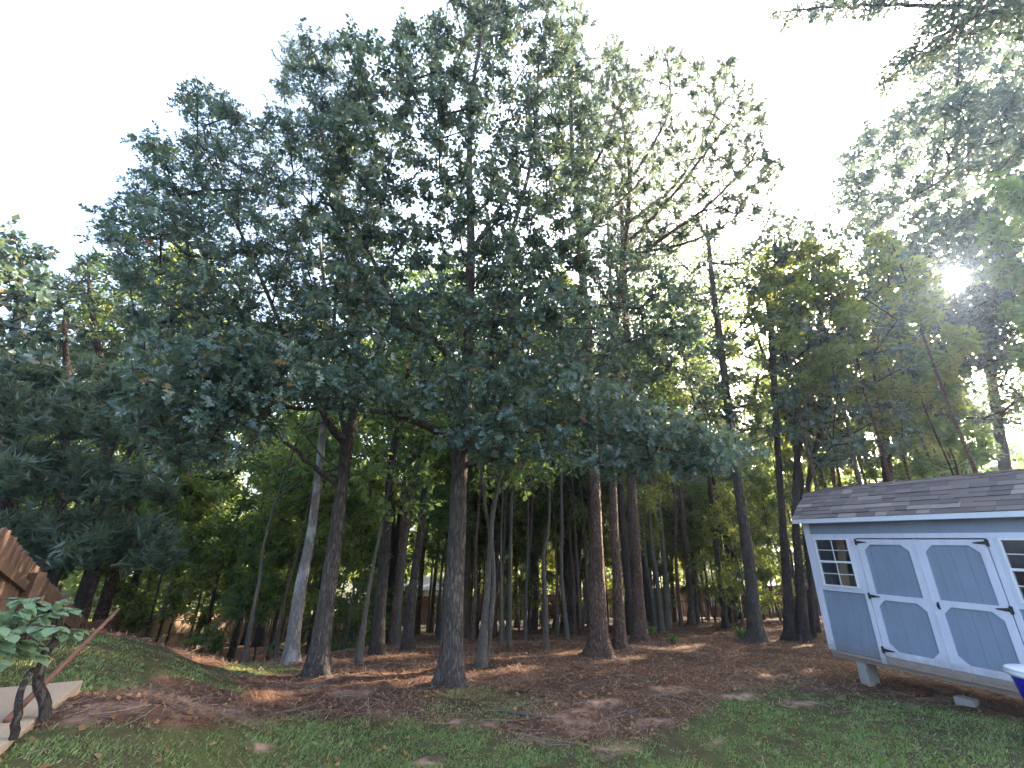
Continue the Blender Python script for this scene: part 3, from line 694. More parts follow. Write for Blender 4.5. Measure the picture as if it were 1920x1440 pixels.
# ------------------------------------------------------------------ wooden fences
FW = [None] * 3
for q_, (a_, b_) in enumerate((((.115, .066, .042), (.20, .118, .074)), ((.085, .055, .038), (.17, .115, .080)), ((.15, .065, .045), (.24, .115, .08)))):
    m, n, b = mat(('cedar_wood', 'weathered_fence_wood', 'red_stained_wood')[q_])
    oi = n.nodes.new('ShaderNodeObjectInfo')
    c = mixc(n, noise(n, 4, 5, coords(n, (3, 3, .5)), .6), a_, b_); hs = n.nodes.new('ShaderNodeHueSaturation'); n.links.new(c, hs.inputs['Color'])
    mr = n.nodes.new('ShaderNodeMapRange'); mr.inputs['To Min'].default_value = .65; mr.inputs['To Max'].default_value = 1.25; n.links.new(oi.outputs['Random'], mr.inputs[0]); n.links.new(mr.outputs[0], hs.inputs['Value'])
    n.links.new(hs.outputs[0], b.inputs['Base Color']); b.inputs['Roughness'].default_value = .85; bump(n, b, noise(n, 30, 4, coords(n, (4, 4, .3))), .5, .006); FW[q_] = m
def picket_mesh(m, w_, h, t=.016):
    me = MB().prism([(-w_ / 2, 0), (w_ / 2, 0), (w_ / 2, h - .03), (w_ / 2 - .025, h), (-w_ / 2 + .025, h), (-w_ / 2, h - .03)], -t / 2, t / 2)
    o = me.build('picket', m); d = o.data; bpy.data.objects.remove(o); return d
def fence(pts, label, m, h=1.83, pw=.14, posts=True, rails_near=True, group=None, pitch=.150):
    """pts: [(px, py of the top, D)]"""
    T = [at(*p) for p in pts]; base = Vector(T[0]); base.z -= h
    root = empty('wooden_fence', base, label, 'fence', group); pm = picket_mesh(m, pw, h); acc = 0.0; post_t = 0.0
    for A, B in zip(T[:-1], T[1:]):
        A, B = Vector(A), Vector(B); d = B - A; Lh = math.hypot(d.x, d.y); az = math.atan2(d.y, d.x); nrm = Vector((-math.sin(az), math.cos(az), 0))
        if nrm.dot(Vector((A.x, A.y, 0))) < 0: nrm = -nrm      # rails stand on the side away from or towards the garden
        s = acc
        while s < Lh:
            q = A + d * (s / Lh); o = obj('picket', pm, root, (q.x - base.x, q.y - base.y, q.z - h - base.z + random.uniform(-.012, .006)))
            o.rotation_euler = (0, random.uniform(-.008, .008), az); s += pitch
        acc = s - Lh
        sd_ = -1 if rails_near else 1
        for fr_ in (.14, .5, .86):
            a_ = A + nrm * (.03 * sd_) - Vector((0, 0, h * (1 - fr_))) - base; b_ = B + nrm * (.03 * sd_) - Vector((0, 0, h * (1 - fr_))) - base
            r_ = MB(); zz = Vector((0, 0, .045)); tt = nrm * .018
            r_.add([a_ - tt - zz, a_ + tt - zz, a_ + tt + zz, a_ - tt + zz, b_ - tt - zz, b_ + tt - zz, b_ + tt + zz, b_ - tt + zz], [(0, 1, 2, 3), (7, 6, 5, 4), (0, 4, 5, 1), (1, 5, 6, 2), (2, 6, 7, 3), (3, 7, 4, 0)]).build('rail', m, root)
        s = post_t
        while s < Lh and posts:
            q = A + d * (s / Lh) + nrm * (.08 * sd_) - base; hh = h - .12
            o = MB().box((q.x, q.y, q.z - h + hh / 2 - .1), (.10, .10, hh + .2)).build('post', m, root); s += 2.4
        post_t = s - Lh
    return root
fence([(-260, 985, 5.0), (10, 986, 5.4), (85, 1080, 8.2), (165, 1166, 12.6)], 'brown cedar picket fence with posts and rails stepping steeply downhill beside the patio', FW[0], rails_near=True)
fence([(165, 1166, 12.8), (205, 1160, 16), (255, 1156, 21)], 'short run of sunlit orange pickets behind the grassy knoll', FW[0])
fence([(255, 1156, 21.2), (330, 1150, 29), (480, 1147, 33), (692, 1158, 34)], 'grey brown picket fence at the foot of the slope behind the pale-barked tree', FW[1])
fence([(690, 1124, 34.5), (880, 1113, 34.5), (1270, 1100, 34), (1480, 1097, 32), (1700, 1092, 29)], 'tall reddish brown fence across the far side of the woods', FW[2], pitch=.165, pw=.155)

# ------------------------------------------------------------------ buildings beyond
def slab_faces(mb, x0, x1, y0, y1, z0, z1): mb.box(((x0 + x1) / 2, (y0 + y1) / 2, (z0 + z1) / 2), (x1 - x0, y1 - y0, z1 - z0)); return mb
WH = paint('white_siding_paint', (.80, .80, .78), .6); GREYR = paint('grey_roofing', (.30, .31, .33), .8); TANH = paint('pale_house_siding', (.62, .60, .55), .7); DGL, n, b = mat('dark_window_glass'); b.inputs['Base Color'].default_value = (.03, .035, .04, 1); b.inputs['Roughness'].default_value = .1
def building(name, px, py_top, D, wx, wy, hwall, hroof, label, cat, mwall, mroof, rz=0.0, wins=(), door=None):
    p = at(px, py_top, D); zt = p[2]; r = empty(name, (p[0], p[1], zt - hwall - hroof), label, cat, rz=rz)
    for s in (-1, 1):
        MB().box((0, s * (wy / 2 - .06), hwall / 2), (wx, .12, hwall)).build('wall', mwall, r); MB().box((s * (wx / 2 - .06), 0, hwall / 2), (.12, wy - .24, hwall)).build('wall', mwall, r)
        g = MB(); g.add([(s * wx / 2, -wy / 2, hwall), (s * wx / 2, wy / 2, hwall), (s * wx / 2, 0, hwall + hroof), (s * (wx / 2 - .1), -wy / 2, hwall), (s * (wx / 2 - .1), wy / 2, hwall), (s * (wx / 2 - .1), 0, hwall + hroof)], [(0, 1, 2), (5, 4, 3), (0, 3, 4, 1), (1, 4, 5, 2), (2, 5, 3, 0)]); g.build('gable', mwall, r)
        k = .35; zz = hwall - k * hroof / (wy / 2) * 1
        rf = MB(); a_ = [(x_, s * (wy / 2 + k), zz) for x_ in (-wx / 2 - .3, wx / 2 + .3)] + [(x_, 0, hwall + hroof) for x_ in (wx / 2 + .3, -wx / 2 - .3)]
        rf.add(a_ + [(x_, y_, z_ + .12) for x_, y_, z_ in a_], [(3, 2, 1, 0), (4, 5, 6, 7), (0, 1, 5, 4), (1, 2, 6, 5), (2, 3, 7, 6), (3, 0, 4, 7)]); rf.build('roof', mroof, r)
    for x_, z_, w_, h_ in wins:
        wn = MB().box((x_, -wy / 2 - .02, z_), (w_ + .16, .05, h_ + .16)).build('window', WH, r); MB().box((x_, -wy / 2 - .05, z_), (w_, .03, h_)).build('pane', DGL, wn)
    if door:
        x_, w_, h_ = door; MB().box((x_, -wy / 2 - .03, h_ / 2), (w_, .05, h_)).build('door', paint('pale_door', (.55, .5, .42), .6), r)
    return r
building('white_outbuilding', 818, 1084, 40, 3.0, 2.6, 2.7, .7, 'small white outbuilding with a grey roof peeping over the red fence', 'shed', WH, GREYR, .3, wins=((-.9, 1.6, .6, .8), (.9, 1.6, .6, .8)), door=(0, .8, 2.0))
building('white_carport', 760, 1094, 43, 5.0, 3.0, 2.2, .5, 'long low white metal carport seen between trunks above the red fence', 'carport', WH, GREYR, .05)
building('pale_house', 215, 1105, 52, 9, 7, 5.2, 1.6, 'pale tan house beyond the trees downhill from the cedar fence', 'house', TANH, paint('brown_roofing', (.16, .13, .11), .8), -.4, wins=((-2.5, 2, 1, 1.3), (2.2, 2, 1, 1.3), (-2.5, 4, 1, 1.2), (2.2, 4, 1, 1.2)))
pe = at(42, 858, 16.0)
hs = building('brown_house', -255, 770, 19.5, 5.0, 8, 6.2, 1.6, 'dark brown roofed house whose eave corner pokes in above the cedar fence', 'house', TANH, paint('dark_roofing', (.12, .085, .07), .8), .9, wins=((0, 3.5, 1.2, 1.4),))

# ------------------------------------------------------------------ plant, stand and pole on the patio
foot = at(88, 1337, 1.0); kf = (EYE - SLZ - .02) / (EYE - foot[2]); foot = at(88, 1337, kf)
pl = empty('patio_shrub', foot, 'leafy pale green shrub on crooked dark stems at the edge of the patio slab', 'shrub')
def kstem(pts, r0):
    P = np.array([at(a_, b_, kf + c_) for a_, b_, c_ in pts]); P[0, 2] -= .03; P2, R2 = resample(P, np.linspace(r0, r0 * .55, len(P)), .03)
    P2[1:-1] += rng.normal(0, .003, P2[1:-1].shape); V_, F_ = tube_np(P2, R2, 10); obj('stem', mesh_np('stem', V_ - foot, F_, B_DARK, smooth=True), pl); return P2
k1 = kstem([(88, 1337, 0), (80, 1310, 0), (71, 1283, -.02), (75, 1250, -.04), (92, 1218, -.02), (108, 1188, 0), (112, 1160, .02)], .030)
k2 = kstem([(30, 1372, -.30), (34, 1330, -.30), (40, 1290, -.25), (55, 1262, -.15), (70, 1256, -.05)], .020)
k3 = kstem([(92, 1218, -.02), (60, 1200, -.1), (20, 1196, -.2), (-40, 1190, -.2)], .016)
lf = (np.array([[0, 0, 0], [0, .5, -.02], [0, 1, -.12], [-.30, .22, .05], [-.38, .55, .03], [-.20, .82, -.03], [.30, .22, .05], [.38, .55, .03], [.20, .82, -.03]], float),
      np.array([[0, 1, 3], [3, 1, 4], [4, 1, 5], [5, 1, 2], [0, 6, 1], [6, 7, 1], [7, 8, 1], [8, 2, 1]]))
lme = mesh_np('leaf', lf[0] * .085, lf[1], SHRUB, smooth=True); stm = []; hubs = list(k3[3:]) + [k1[-1], k1[-4]]
for i_ in range(44):
    if i_ < 36: q = at(random.uniform(-110, 158), random.uniform(1118, 1204), kf + random.uniform(-.5, .35))
    else: q = at(random.uniform(-30, 62), random.uniform(1232, 1268), kf + random.uniform(-.4, 0))
    s_ = hubs[int(np.argmin([np.linalg.norm(h_ - q) for h_ in hubs]))]
    P2, R2 = resample(np.array([s_, (s_ + q) / 2 + [0, 0, .04], q]), np.array([.005, .004, .002]), .06); stm.append(tube_np(P2 - foot, R2, 4))
    for k_ in range(8):
        b0 = P2[int(random.uniform(.3, 1.0) * (len(P2) - 1))] - foot; o = obj('leaf', lme, pl, Vector(b0))
        dirv = Vector((random.gauss(.5, 1), random.gauss(0, 1), random.gauss(-.35, .35))).normalized(); o.rotation_mode = 'QUATERNION'
        o.rotation_quaternion = dirv.to_track_quat('Y', 'Z'); s1_ = random.uniform(.6, 1.2); o.scale = (s1_, s1_, s1_)
Vs, Fs = join(stm); o = obj('twigs', mesh_np('twigs', Vs, Fs, TWIG), pl); o['kind'] = 'stuff'
RUST, n, b = mat('rusty_steel'); c = mixc(n, noise(n, 30, 4, coords(n)), (.09, .035, .025), (.20, .085, .055)); n.links.new(c, b.inputs['Base Color']); b.inputs['Roughness'].default_value = .8
b0 = at(12, 1352, 1.0); Db = (EYE - SLZ - .01) / (EYE - b0[2]); b0 = at(12, 1352, Db); b1 = at(222, 1143, 5.1)
tag(MB().tube([Vector(b0), Vector((b0 + b1) / 2 + [0, 0, -.005]), Vector(b1)], [.019, .015, .012], 8).build('leaning_pole', RUST, smooth=True), 'long thin rusty pole leaning up from the patio slab across the knoll', 'pole')
# the spade-like hoof pot at the slab's edge is out of frame; fallen sticks on the lawn
def stick(pts, r, lab, m=None):
    P = np.array([on_ground(*p)[0] + np.array([0, 0, r * .9]) for p in pts]); P2, R2 = resample(P, np.linspace(r, r * .5, len(P)), .05)
    V1, F1 = tube_np(P2, R2, 6); k = len(P2) // 2; V2, F2 = tube_np(np.array([P2[k], P2[k] + [.07, .05, .035], P2[k] + [.12, .12, .03]]), np.array([r * .6, r * .4, r * .2]), 5)
    Vv, Ff = join([(V1, F1), (V2, F2)]); tag(obj('fallen_branch', mesh_np('fallen_branch', Vv, Ff, m or B_GREY)), lab, 'branch')
stick([(936, 1336), (965, 1341), (1000, 1347), (1040, 1352)], .018, 'pale grey forked fallen branch lying on the bare patch of lawn')
stick([(953, 1304), (975, 1301), (1000, 1309), (1020, 1308)], .022, 'dark curved fallen branch half buried in litter above the bare patch', B_DARK)
stick([(868, 1277), (895, 1268), (915, 1266), (932, 1258)], .014, 'thin fallen branch catching the sun to the side of the stout oak trunk')
stick([(1310, 1165), (1340, 1155), (1362, 1172)], .03, 'broken fallen limb under the saplings near the far fence')

# ------------------------------------------------------------------ individual trees
def wpx(px, py, D, wd):
    q = at(px, py, D); f = q[1] * cp + (q[2] - EYE) * sp_; return wd / 2 / FPX * f
def tree(name, label, stems, bm, crowns=(), limbs=(), group=None, seed=1, n=26, cat='tree', flare=.55, rib=.05, kr=.016, step=.1):
    """stems: lists of (px, py, D or None, width px); the first point of the first stem stands on the ground"""
    R = np.random.default_rng(seed); base, D0 = on_ground(stems[0][0][0], stems[0][0][1])
    root = empty(name, Vector(base), label, cat, group); skel = []
    for si, s_ in enumerate(stems):
        pts = []
        for k, (px, py, D, wd) in enumerate(s_):
            Dk = D0 + (D or 0.0); q = at(px, py, Dk); r_ = wpx(px, py, Dk, wd)
            if k == 0 and (si == 0 or py > 1150): b2, Db = on_ground(px, py); q = b2 + np.array([0, 0, -.06])
            pts.append((q, r_))
        P = np.array([p[0] for p in pts]); Rr = np.array([p[1] for p in pts])
        add_trunk(root, base, P, Rr, bm, n=n if si == 0 else max(8, n // 2), flare=flare, rib=rib, ph=seed, step=step, name='trunk' if si == 0 else 'stem')
        P2, _ = resample(P, Rr, .5); skel += [q for q in P2 if q[2] > base[2] + 1.6]
    for l_ in limbs:
        P = np.array([at(a_, b_, D0 + c_) for a_, b_, c_, d_ in l_]); Rr = np.array([wpx(a_, b_, D0 + c_, d_) for a_, b_, c_, d_ in l_])
        P2, R2 = resample(P, Rr, .12); P2[1:-1] += R.normal(0, .012, P2[1:-1].shape)
        V_, F_ = tube_np(P2, R2, 10); obj('limb', mesh_np('limb', V_ - base, F_, bm, smooth=True), root); skel += list(P2[3::4])
    for cr_ in crowns:
        cl = []
        for poly, dD, spc, holes in cr_['vol']: cl += clumps_in(poly, (D0 + dD[0], D0 + dD[1]), spc, R, holes=holes, rf=cr_.get('rf', (.55, .95)), layers=cr_.get('lay', 2))
        V_, F_, mi_, ms = crown_mesh('crown', skel, cl, cr_['mat'], R, leaf=cr_['leaf'], density=cr_['dens'], spread=cr_.get('spread', .16), bm=bm, k_r=kr, upb=cr_.get('upb', .7), shell=cr_.get('shell', .45), twig_r=cr_.get('tw', .005))
        obj('crown', mesh_np('crown', V_ - base, F_, list(ms), mi_), root)
    return root

# stout oak in the middle
tree('oak_tree', 'stout dark-barked oak in the middle whose low limb arches over the clearing',
     [[(843, 1284, 0, 47), (846, 1240, 0, 43), (850, 1150, 0, 37), (857, 1000, 0, 31), (863, 860, 0, 29), (874, 740, .1, 23), (879, 600, .2, 19), (883, 450, .3, 15), (880, 300, .4, 11), (890, 140, .4, 7), (915, 20, .4, 4)],
      [(915, 690, .9, 13), (926, 630, .9, 12), (929, 560, .9, 10), (965, 420, .8, 8), (1000, 280, .7, 6), (1010, 120, .6, 4)]],
     B_OAK,
     crowns=[dict(vol=[([(630, 240), (660, 60), (700, 55), (735, 160), (745, 45), (835, 50), (850, -60), (1000, -70), (1075, 90), (1100, 200), (1095, 420), (1080, 560), (980, 620), (880, 600), (760, 620), (650, 560), (600, 420)], (-1.1, 1.6), 38, [(925, 215, 26), (885, 300, 24), (760, 545, 28), (970, 400, 24), (1035, 250, 22), (700, 470, 24), (840, 250, 18), (780, 380, 18)])],
                  mat=OAK, leaf=('leaf', STAR, .098, 15), dens=34, spread=.17, rf=(.5, .9)),
             dict(vol=[([(470, 660), (520, 640), (640, 690), (760, 720), (860, 700), (900, 720), (960, 680), (1060, 680), (1190, 750), (1290, 800), (1410, 850), (1330, 885), (1230, 870), (1180, 880), (1000, 850), (900, 870), (780, 760), (600, 750), (450, 750)], (-1.4, -.3), 31, [(815, 800, 30), (690, 735, 18), (1090, 830, 20), (940, 800, 20), (1240, 800, 14), (560, 700, 16)]), ([(560, 560), (1120, 560), (1180, 680), (860, 700), (600, 660)], (-1.1, .3), 44, [(760, 600, 26), (930, 620, 26)]),
                       ([(380, 620), (520, 640), (500, 760), (400, 780), (340, 720)], (-1.2, .2), 34, [])],
                  mat=OAK, leaf=('leaf', LOBED, .115, 11), dens=27, spread=.21, rf=(.4, 1.0)),
             dict(vol=[([(900, 470), (1150, 455), (1250, 520), (1320, 600), (1260, 700), (1100, 750), (940, 680)], (.2, 2.4), 36, [(1100, 640, 28), (1010, 560, 26)])],
                  mat=OAK, leaf=('leaf', STAR, .10, 12), dens=22, spread=.18)],
     limbs=[[(864, 850, 0, 24), (835, 815, -.15, 17), (790, 795, -.3, 13), (740, 776, -.4, 11), (650, 766, -.5, 8), (560, 768, -.6, 6), (470, 752, -.7, 4)],
            [(868, 845, 0, 18), (895, 832, -.1, 12), (950, 795, -.5, 9), (1050, 788, -.8, 7), (1190, 830, -1.0, 5), (1340, 858, -1.0, 3)],
            [(872, 745, 0, 17), (850, 690, 0, 13), (820, 645, 0, 11), (750, 600, .1, 9), (718, 530, .3, 8), (660, 410, .5, 6), (600, 350, .6, 4)],
            [(878, 600, .2, 12), (885, 480, .2, 10), (930, 400, .2, 8), (985, 300, .2, 5)],
            [(920, 690, .9, 8), (970, 640, 1.0, 7), (1060, 590, 1.1, 6), (1180, 565, 1.1, 4)],
            [(864, 870, 0, 13), (905, 868, -.1, 8), (960, 850, -.2, 6), (1040, 850, -.3, 3)]], seed=11, n=40, rib=.045)
# oak to its left
tree('oak_tree', 'forked dark oak with a high domed crown beside the pale-barked tree',
     [[(594, 1269, 0, 44), (599, 1220, 0, 36), (612, 1130, 0, 29), (626, 1031, 0, 25), (640, 920, 0, 23), (651, 835, 0, 23), (664, 770, .1, 15), (672, 650, .2, 12), (668, 520, .3, 10), (640, 380, .4, 8), (600, 240, .5, 6), (575, 130, .5, 3)],
      [(648, 830, 0, 12), (620, 800, -.1, 11), (590, 740, 0, 10), (540, 640, .1, 8), (480, 500, .2, 6), (420, 360, .3, 4), (390, 220, .3, 2)],
      [(652, 815, 0, 10), (640, 780, .2, 8), (625, 690, .5, 7), (630, 560, .8, 6), (650, 430, 1.0, 4)]],
     B_OAK,
     crowns=[dict(vol=[([(196, 430), (215, 395), (280, 340), (282, 262), (345, 300), (370, 155), (430, 210), (520, 200), (540, 95), (600, 50), (640, 130), (690, 190), (720, 380), (700, 560), (640, 640), (520, 660), (430, 700), (300, 660), (250, 600), (225, 500)], (-1.1, 1.7), 36, [(505, 560, 26), (600, 470, 26), (420, 445, 26), (535, 640, 24), (500, 400, 16), (330, 480, 16), (560, 300, 16)])],
                  mat=OAK, leaf=('leaf', LOBED, .105, 15), dens=34, spread=.19, rf=(.5, 1.0), lay=2),
             dict(vol=[([(300, 620), (520, 680), (520, 800), (440, 860), (330, 880), (250, 800), (240, 700)], (-1.6, .6), 34, [(430, 800, 20)])],
                  mat=OAK, leaf=('leaf', LOBED, .11, 11), dens=32, spread=.18)],
     limbs=[[(635, 912, 0, 13), (612, 893, -.1, 10), (585, 872, -.2, 8), (545, 838, -.4, 7), (500, 805, -.6, 5), (420, 780, -.8, 3)],
            [(655, 800, 0, 9), (690, 700, .3, 7), (730, 600, .5, 5), (760, 500, .6, 3)],
            [(590, 740, 0, 8), (500, 700, -.3, 6), (400, 640, -.6, 4), (320, 560, -.8, 3)]], seed=12, n=36)
# a stray sprig and outlying leaves are part of the crowns above; pale-barked tree
tree('pale_barked_tree', 'slender tree with pale lichen-blotched bark leaning beside the forked oak',
     [[(544, 1243, 0, 30), (549, 1200, 0, 24), (562, 1110, 0, 20), (580, 1018, 0, 17), (594, 920, 0, 14), (604, 820, 0, 12), (612, 700, .1, 10), (612, 580, .2, 8), (600, 460, .2, 5)]],
     B_PALE, crowns=[dict(vol=[([(520, 420), (680, 400), (720, 600), (640, 760), (500, 700)], (-.3, 2.2), 46, [])], mat=OAK, leaf=('leaf', STAR, .13, 9), dens=10, spread=.2)], seed=13, flare=.35, rib=.02)

PN = lambda vol, dens=26, nn=34, L=.17: dict(vol=vol, mat=NEEDLE, leaf=('needle', None, L, int(nn * 1.3)), dens=dens * 1.5,  rf=(.6, 1.0), shell=.3, tw=.006)
tree('pine_tree', 'tall pine with deeply furrowed flared trunk in the middle of the clearing edge',
     [[(1124, 1230, 0, 50), (1122, 1190, 0, 36), (1119, 1100, 0, 30), (1115, 960, 0, 25), (1108, 800, .1, 21), (1100, 640, .2, 18), (1090, 480, .3, 14), (1078, 340, .4, 10), (1070, 200, .4, 7), (1078, 60, .4, 3)]],
     B_PINE, crowns=[PN([([(1035, 120), (1050, 20), (1075, -10), (1095, 50), (1100, 200), (1150, 80), (1190, 190), (1180, 330), (1110, 420), (1040, 330), (1020, 220)], (-1.0, 1.4), 34, [])], 9)],
     limbs=[[(1080, 350, .4, 8), (1120, 300, .2, 6), (1160, 200, 0, 3)], [(1075, 300, .4, 7), (1040, 230, .3, 4), (1020, 160, .2, 2)], [(1088, 450, .3, 7), (1140, 400, .1, 5), (1210, 330, 0, 3)]], seed=14, n=34, rib=.05)
tree('pine_tree', 'reddish pine just behind the furrowed pine with a wide spray of upswept boughs',
     [[(1163, 1217, 0, 24), (1161, 1160, 0, 20), (1156, 1060, 0, 17), (1150, 960, 0, 15), (1147, 800, .1, 13), (1150, 660, .2, 12), (1163, 540, .2, 11), (1174, 440, .3, 9), (1181, 330, .3, 8), (1168, 230, .3, 6), (1150, 120, .3, 3)]],
     B_PINE, crowns=[PN([([(1110, 150), (1150, 75), (1190, 150), (1230, 90), (1250, 85), (1310, 120), (1330, 175), (1362, 90), (1375, 170), (1400, 150), (1428, 190), (1430, 270), (1465, 320), (1420, 400), (1300, 450), (1180, 480), (1120, 380)], (-1.4, 1.6), 27, [(1290, 205, 24), (1360, 230, 14), (1230, 420, 16)])], 8)],
     limbs=[[(1165, 520, .2, 8), (1230, 455, 0, 7), (1310, 400, -.2, 6), (1400, 310, -.4, 4), (1450, 240, -.5, 2)], [(1172, 460, .2, 7), (1250, 380, 0, 6), (1320, 290, -.2, 5), (1390, 200, -.3, 3)],
            [(1180, 340, .3, 6), (1225, 270, .1, 5), (1255, 200, 0, 4), (1252, 110, 0, 2)], [(1181, 360, .3, 6), (1150, 290, .5, 5), (1110, 220, .6, 3), (1100, 130, .6, 2)], [(1168, 480, .3, 6), (1290, 455, .6, 5), (1400, 400, .9, 3)], [(1176, 420, .2, 6), (1280, 330, .6, 5), (1350, 190, .9, 3), (1366, 110, 1, 2)]], seed=15)
tree('pine_tree', 'broad pine trunk standing close behind two slimmer reddish and black trunks',
     [[(1201, 1202, 0, 28), (1198, 1150, 0, 23), (1193, 1060, 0, 20), (1187, 960, 0, 17), (1180, 800, 0, 15), (1176, 650, 0, 13), (1170, 500, 0, 10), (1165, 380, 0, 7)]],
     B_PINE, crowns=[PN([([(1120, 330), (1250, 300), (1300, 420), (1250, 520), (1130, 500)], (0, 3.0), 42, [])], 7, 26)], seed=16)
tree('pine_tree', 'narrow near-black pine trunk squeezed between the reddish pine and the broad one',
     [[(1182, 1191, 0, 15), (1178, 1110, 0, 13), (1169, 990, 0, 12), (1160, 840, 0, 10), (1152, 700, 0, 9), (1145, 540, 0, 7), (1140, 420, 0, 5)]], B_DARK,
     crowns=[PN([([(1080, 380), (1180, 360), (1200, 480), (1100, 520)], (0, 3.0), 48, [])], 6, 22)], seed=17)
LV = lambda vol, dens=13, L=.14, nn=10, m_=OAK, T=STAR: dict(vol=vol, mat=m_, leaf=('leaf', T, L, nn), dens=dens, spread=.24)
tree('broadleaf_tree', 'straight dark trunk rising alone in the gap toward the shed',
     [[(1418, 1203, 0, 30), (1415, 1160, 0, 24), (1405, 1060, 0, 20), (1391, 960, 0, 17), (1370, 800, 0, 14), (1350, 640, 0, 12), (1335, 520, 0, 9), (1325, 420, 0, 5)]],
     B_OAK, crowns=[LV([([(1255, 560), (1330, 480), (1400, 470), (1440, 400), (1480, 410), (1510, 460), (1560, 490), (1560, 700), (1500, 820), (1330, 800), (1270, 700)], (-1.0, 3.0), 38, [(1390, 560, 28), (1430, 640, 20), (1350, 640, 20), (1480, 560, 16)])], 11)], seed=18)
tree('broadleaf_tree', 'several thick dark stems growing in one clump at the corner of the shed',
     [[(1482, 1199, 0, 22), (1476, 1100, 0, 15), (1466, 960, 0, 12), (1457, 820, 0, 10), (1448, 660, 0, 11), (1440, 520, 0, 7)],
      [(1505, 1200, 0, 24), (1500, 1090, 0, 15), (1492, 960, 0, 13), (1500, 820, .3, 11), (1530, 660, .6, 11), (1545, 520, .6, 6)],
      [(1522, 1196, 0, 12), (1520, 1080, 0, 9), (1512, 940, 0, 9), (1540, 800, .4, 9), (1590, 640, .6, 7)]],
     B_DARK, crowns=[LV([([(1470, 440), (1560, 430), (1600, 390), (1660, 470), (1700, 640), (1690, 850), (1520, 870), (1460, 760)], (-1.5, 2.5), 38, [(1560, 600, 24), (1640, 560, 24), (1600, 720, 20), (1650, 690, 24), (1520, 700, 20)])], 10)], seed=19, n=20)

# trunks in the woods seen below the canopy: (stem points, bark, width class label, group)
def plain_trunk(pts, bm, label, seed, name='tree', crownD=None, m_=MAPLE, dens=7, spread_px=120, leafL=.15, group=None):
    top = pts[-1]; e = (top[0] + (1000 - top[0]) * .18, top[1] - 260); pts2 = pts + [(e[0], e[1], pts[-1][2], max(2.5, pts[-1][3] * .5))]
    poly = [(e[0] - spread_px, e[1] + 30), (e[0] - spread_px * .5, e[1] - 130), (e[0] + spread_px * .5, e[1] - 130), (e[0] + spread_px, e[1] + 30), (e[0] + spread_px * .6, e[1] + 170), (e[0] - spread_px * .6, e[1] + 170)]
    return tree(name, label, [pts2], bm, crowns=[LV([(poly, (-1.5, 1.5), 50, [])], dens, leafL, 8, m_, SIMPLE)], seed=seed, n=14, flare=.35, rib=.03, step=.25, group=group)
plain_trunk([(707, 1229, 0, 27), (712, 1150, 0, 22), (720, 1060, 0, 18), (728, 960, 0, 15), (735, 860, 0, 12)], B_DARK, 'black trunk at the front of the dark row left of the stout oak', 31)
plain_trunk([(724, 1209, 0, 13), (728, 1120, 0, 12), (737, 1020, 0, 11), (742, 900, 0, 9)], B_GREY, 'thin furrowed grey trunk touching the front black trunk', 32)
plain_trunk([(741, 1208, 0, 22), (744, 1140, 0, 17), (753, 1040, 0, 14), (762, 940, 0, 12)], B_PINE, 'sun-edged reddish trunk in front of the white carport', 33)
plain_trunk([(764, 1218, 0, 22), (769, 1150, 0, 17), (778, 1070, 0, 15), (788, 1000, 0, 13), (798, 900, 0, 10)], B_DARK, 'curved dark trunk between the white carport and white outbuilding', 34)
plain_trunk([(869, 1192, 0, 17), (873, 1100, 0, 14), (877, 1000, 0, 12), (882, 880, 0, 10)], B_PINE, 'trunk with a sunlit edge peeking out just behind the stout oak', 35)
plain_trunk([(489, 1202, 0, 24), (496, 1140, 0, 18), (511, 1060, 0, 15), (525, 960, 0, 12)], B_DARK, 'dark bushy trunk against the grey brown fence', 36)
plain_trunk([(460, 1236, 0, 9), (470, 1170, 0, 7), (488, 1080, 0, 6), (505, 980, 0, 4)], B_GREY, 'very thin leaning sapling in front of the grey brown fence', 37, spread_px=70)
plain_trunk([(194, 1158, 0, 22), (203, 1110, 0, 20), (222, 1040, 0, 18), (240, 980, 0, 15), (262, 880, 0, 12)], B_PINE, 'leaning pine trunk rising behind the sunlit pickets', 38)
plain_trunk([(232, 1156, 0, 13), (248, 1100, 0, 11), (272, 1040, 0, 9), (290, 990, 0, 7)], B_DARK, 'thin dark trunk leaning over the sunlit pickets', 39)
plain_trunk([(150, 1150, 0, 20), (166, 1080, 0, 17), (188, 1010, 0, 15), (205, 920, 0, 11)], B_DARK, 'dark trunk leaning above the low end of the cedar fence', 40)
tree('sapling_tree', 'pair of smooth curving stems splitting low to the side of the stout oak',
     [[(901, 1251, 0, 22), (906, 1200, 0, 17), (913, 1120, 0, 13), (919, 1030, 0, 11), (924, 960, 0, 9), (940, 880, 0, 6), (950, 780, .2, 4)],
      [(909, 1240, 0, 11), (918, 1180, 0, 10), (925, 1110, 0, 9), (923, 1030, 0, 7), (908, 940, .1, 6), (900, 860, .2, 4)]],
     B_GREY, crowns=[LV([([(850, 760), (1000, 740), (1020, 880), (900, 920)], (-.3, 1.6), 40, [])], 7, .12, 8, MAPLE)], seed=41, n=14, flare=.25, rib=.01)
sap = 'slim straight saplings standing in the woods'
sl_ = 'slim straight sapling trunk standing in the woods between the stout oak and the furrowed pine'
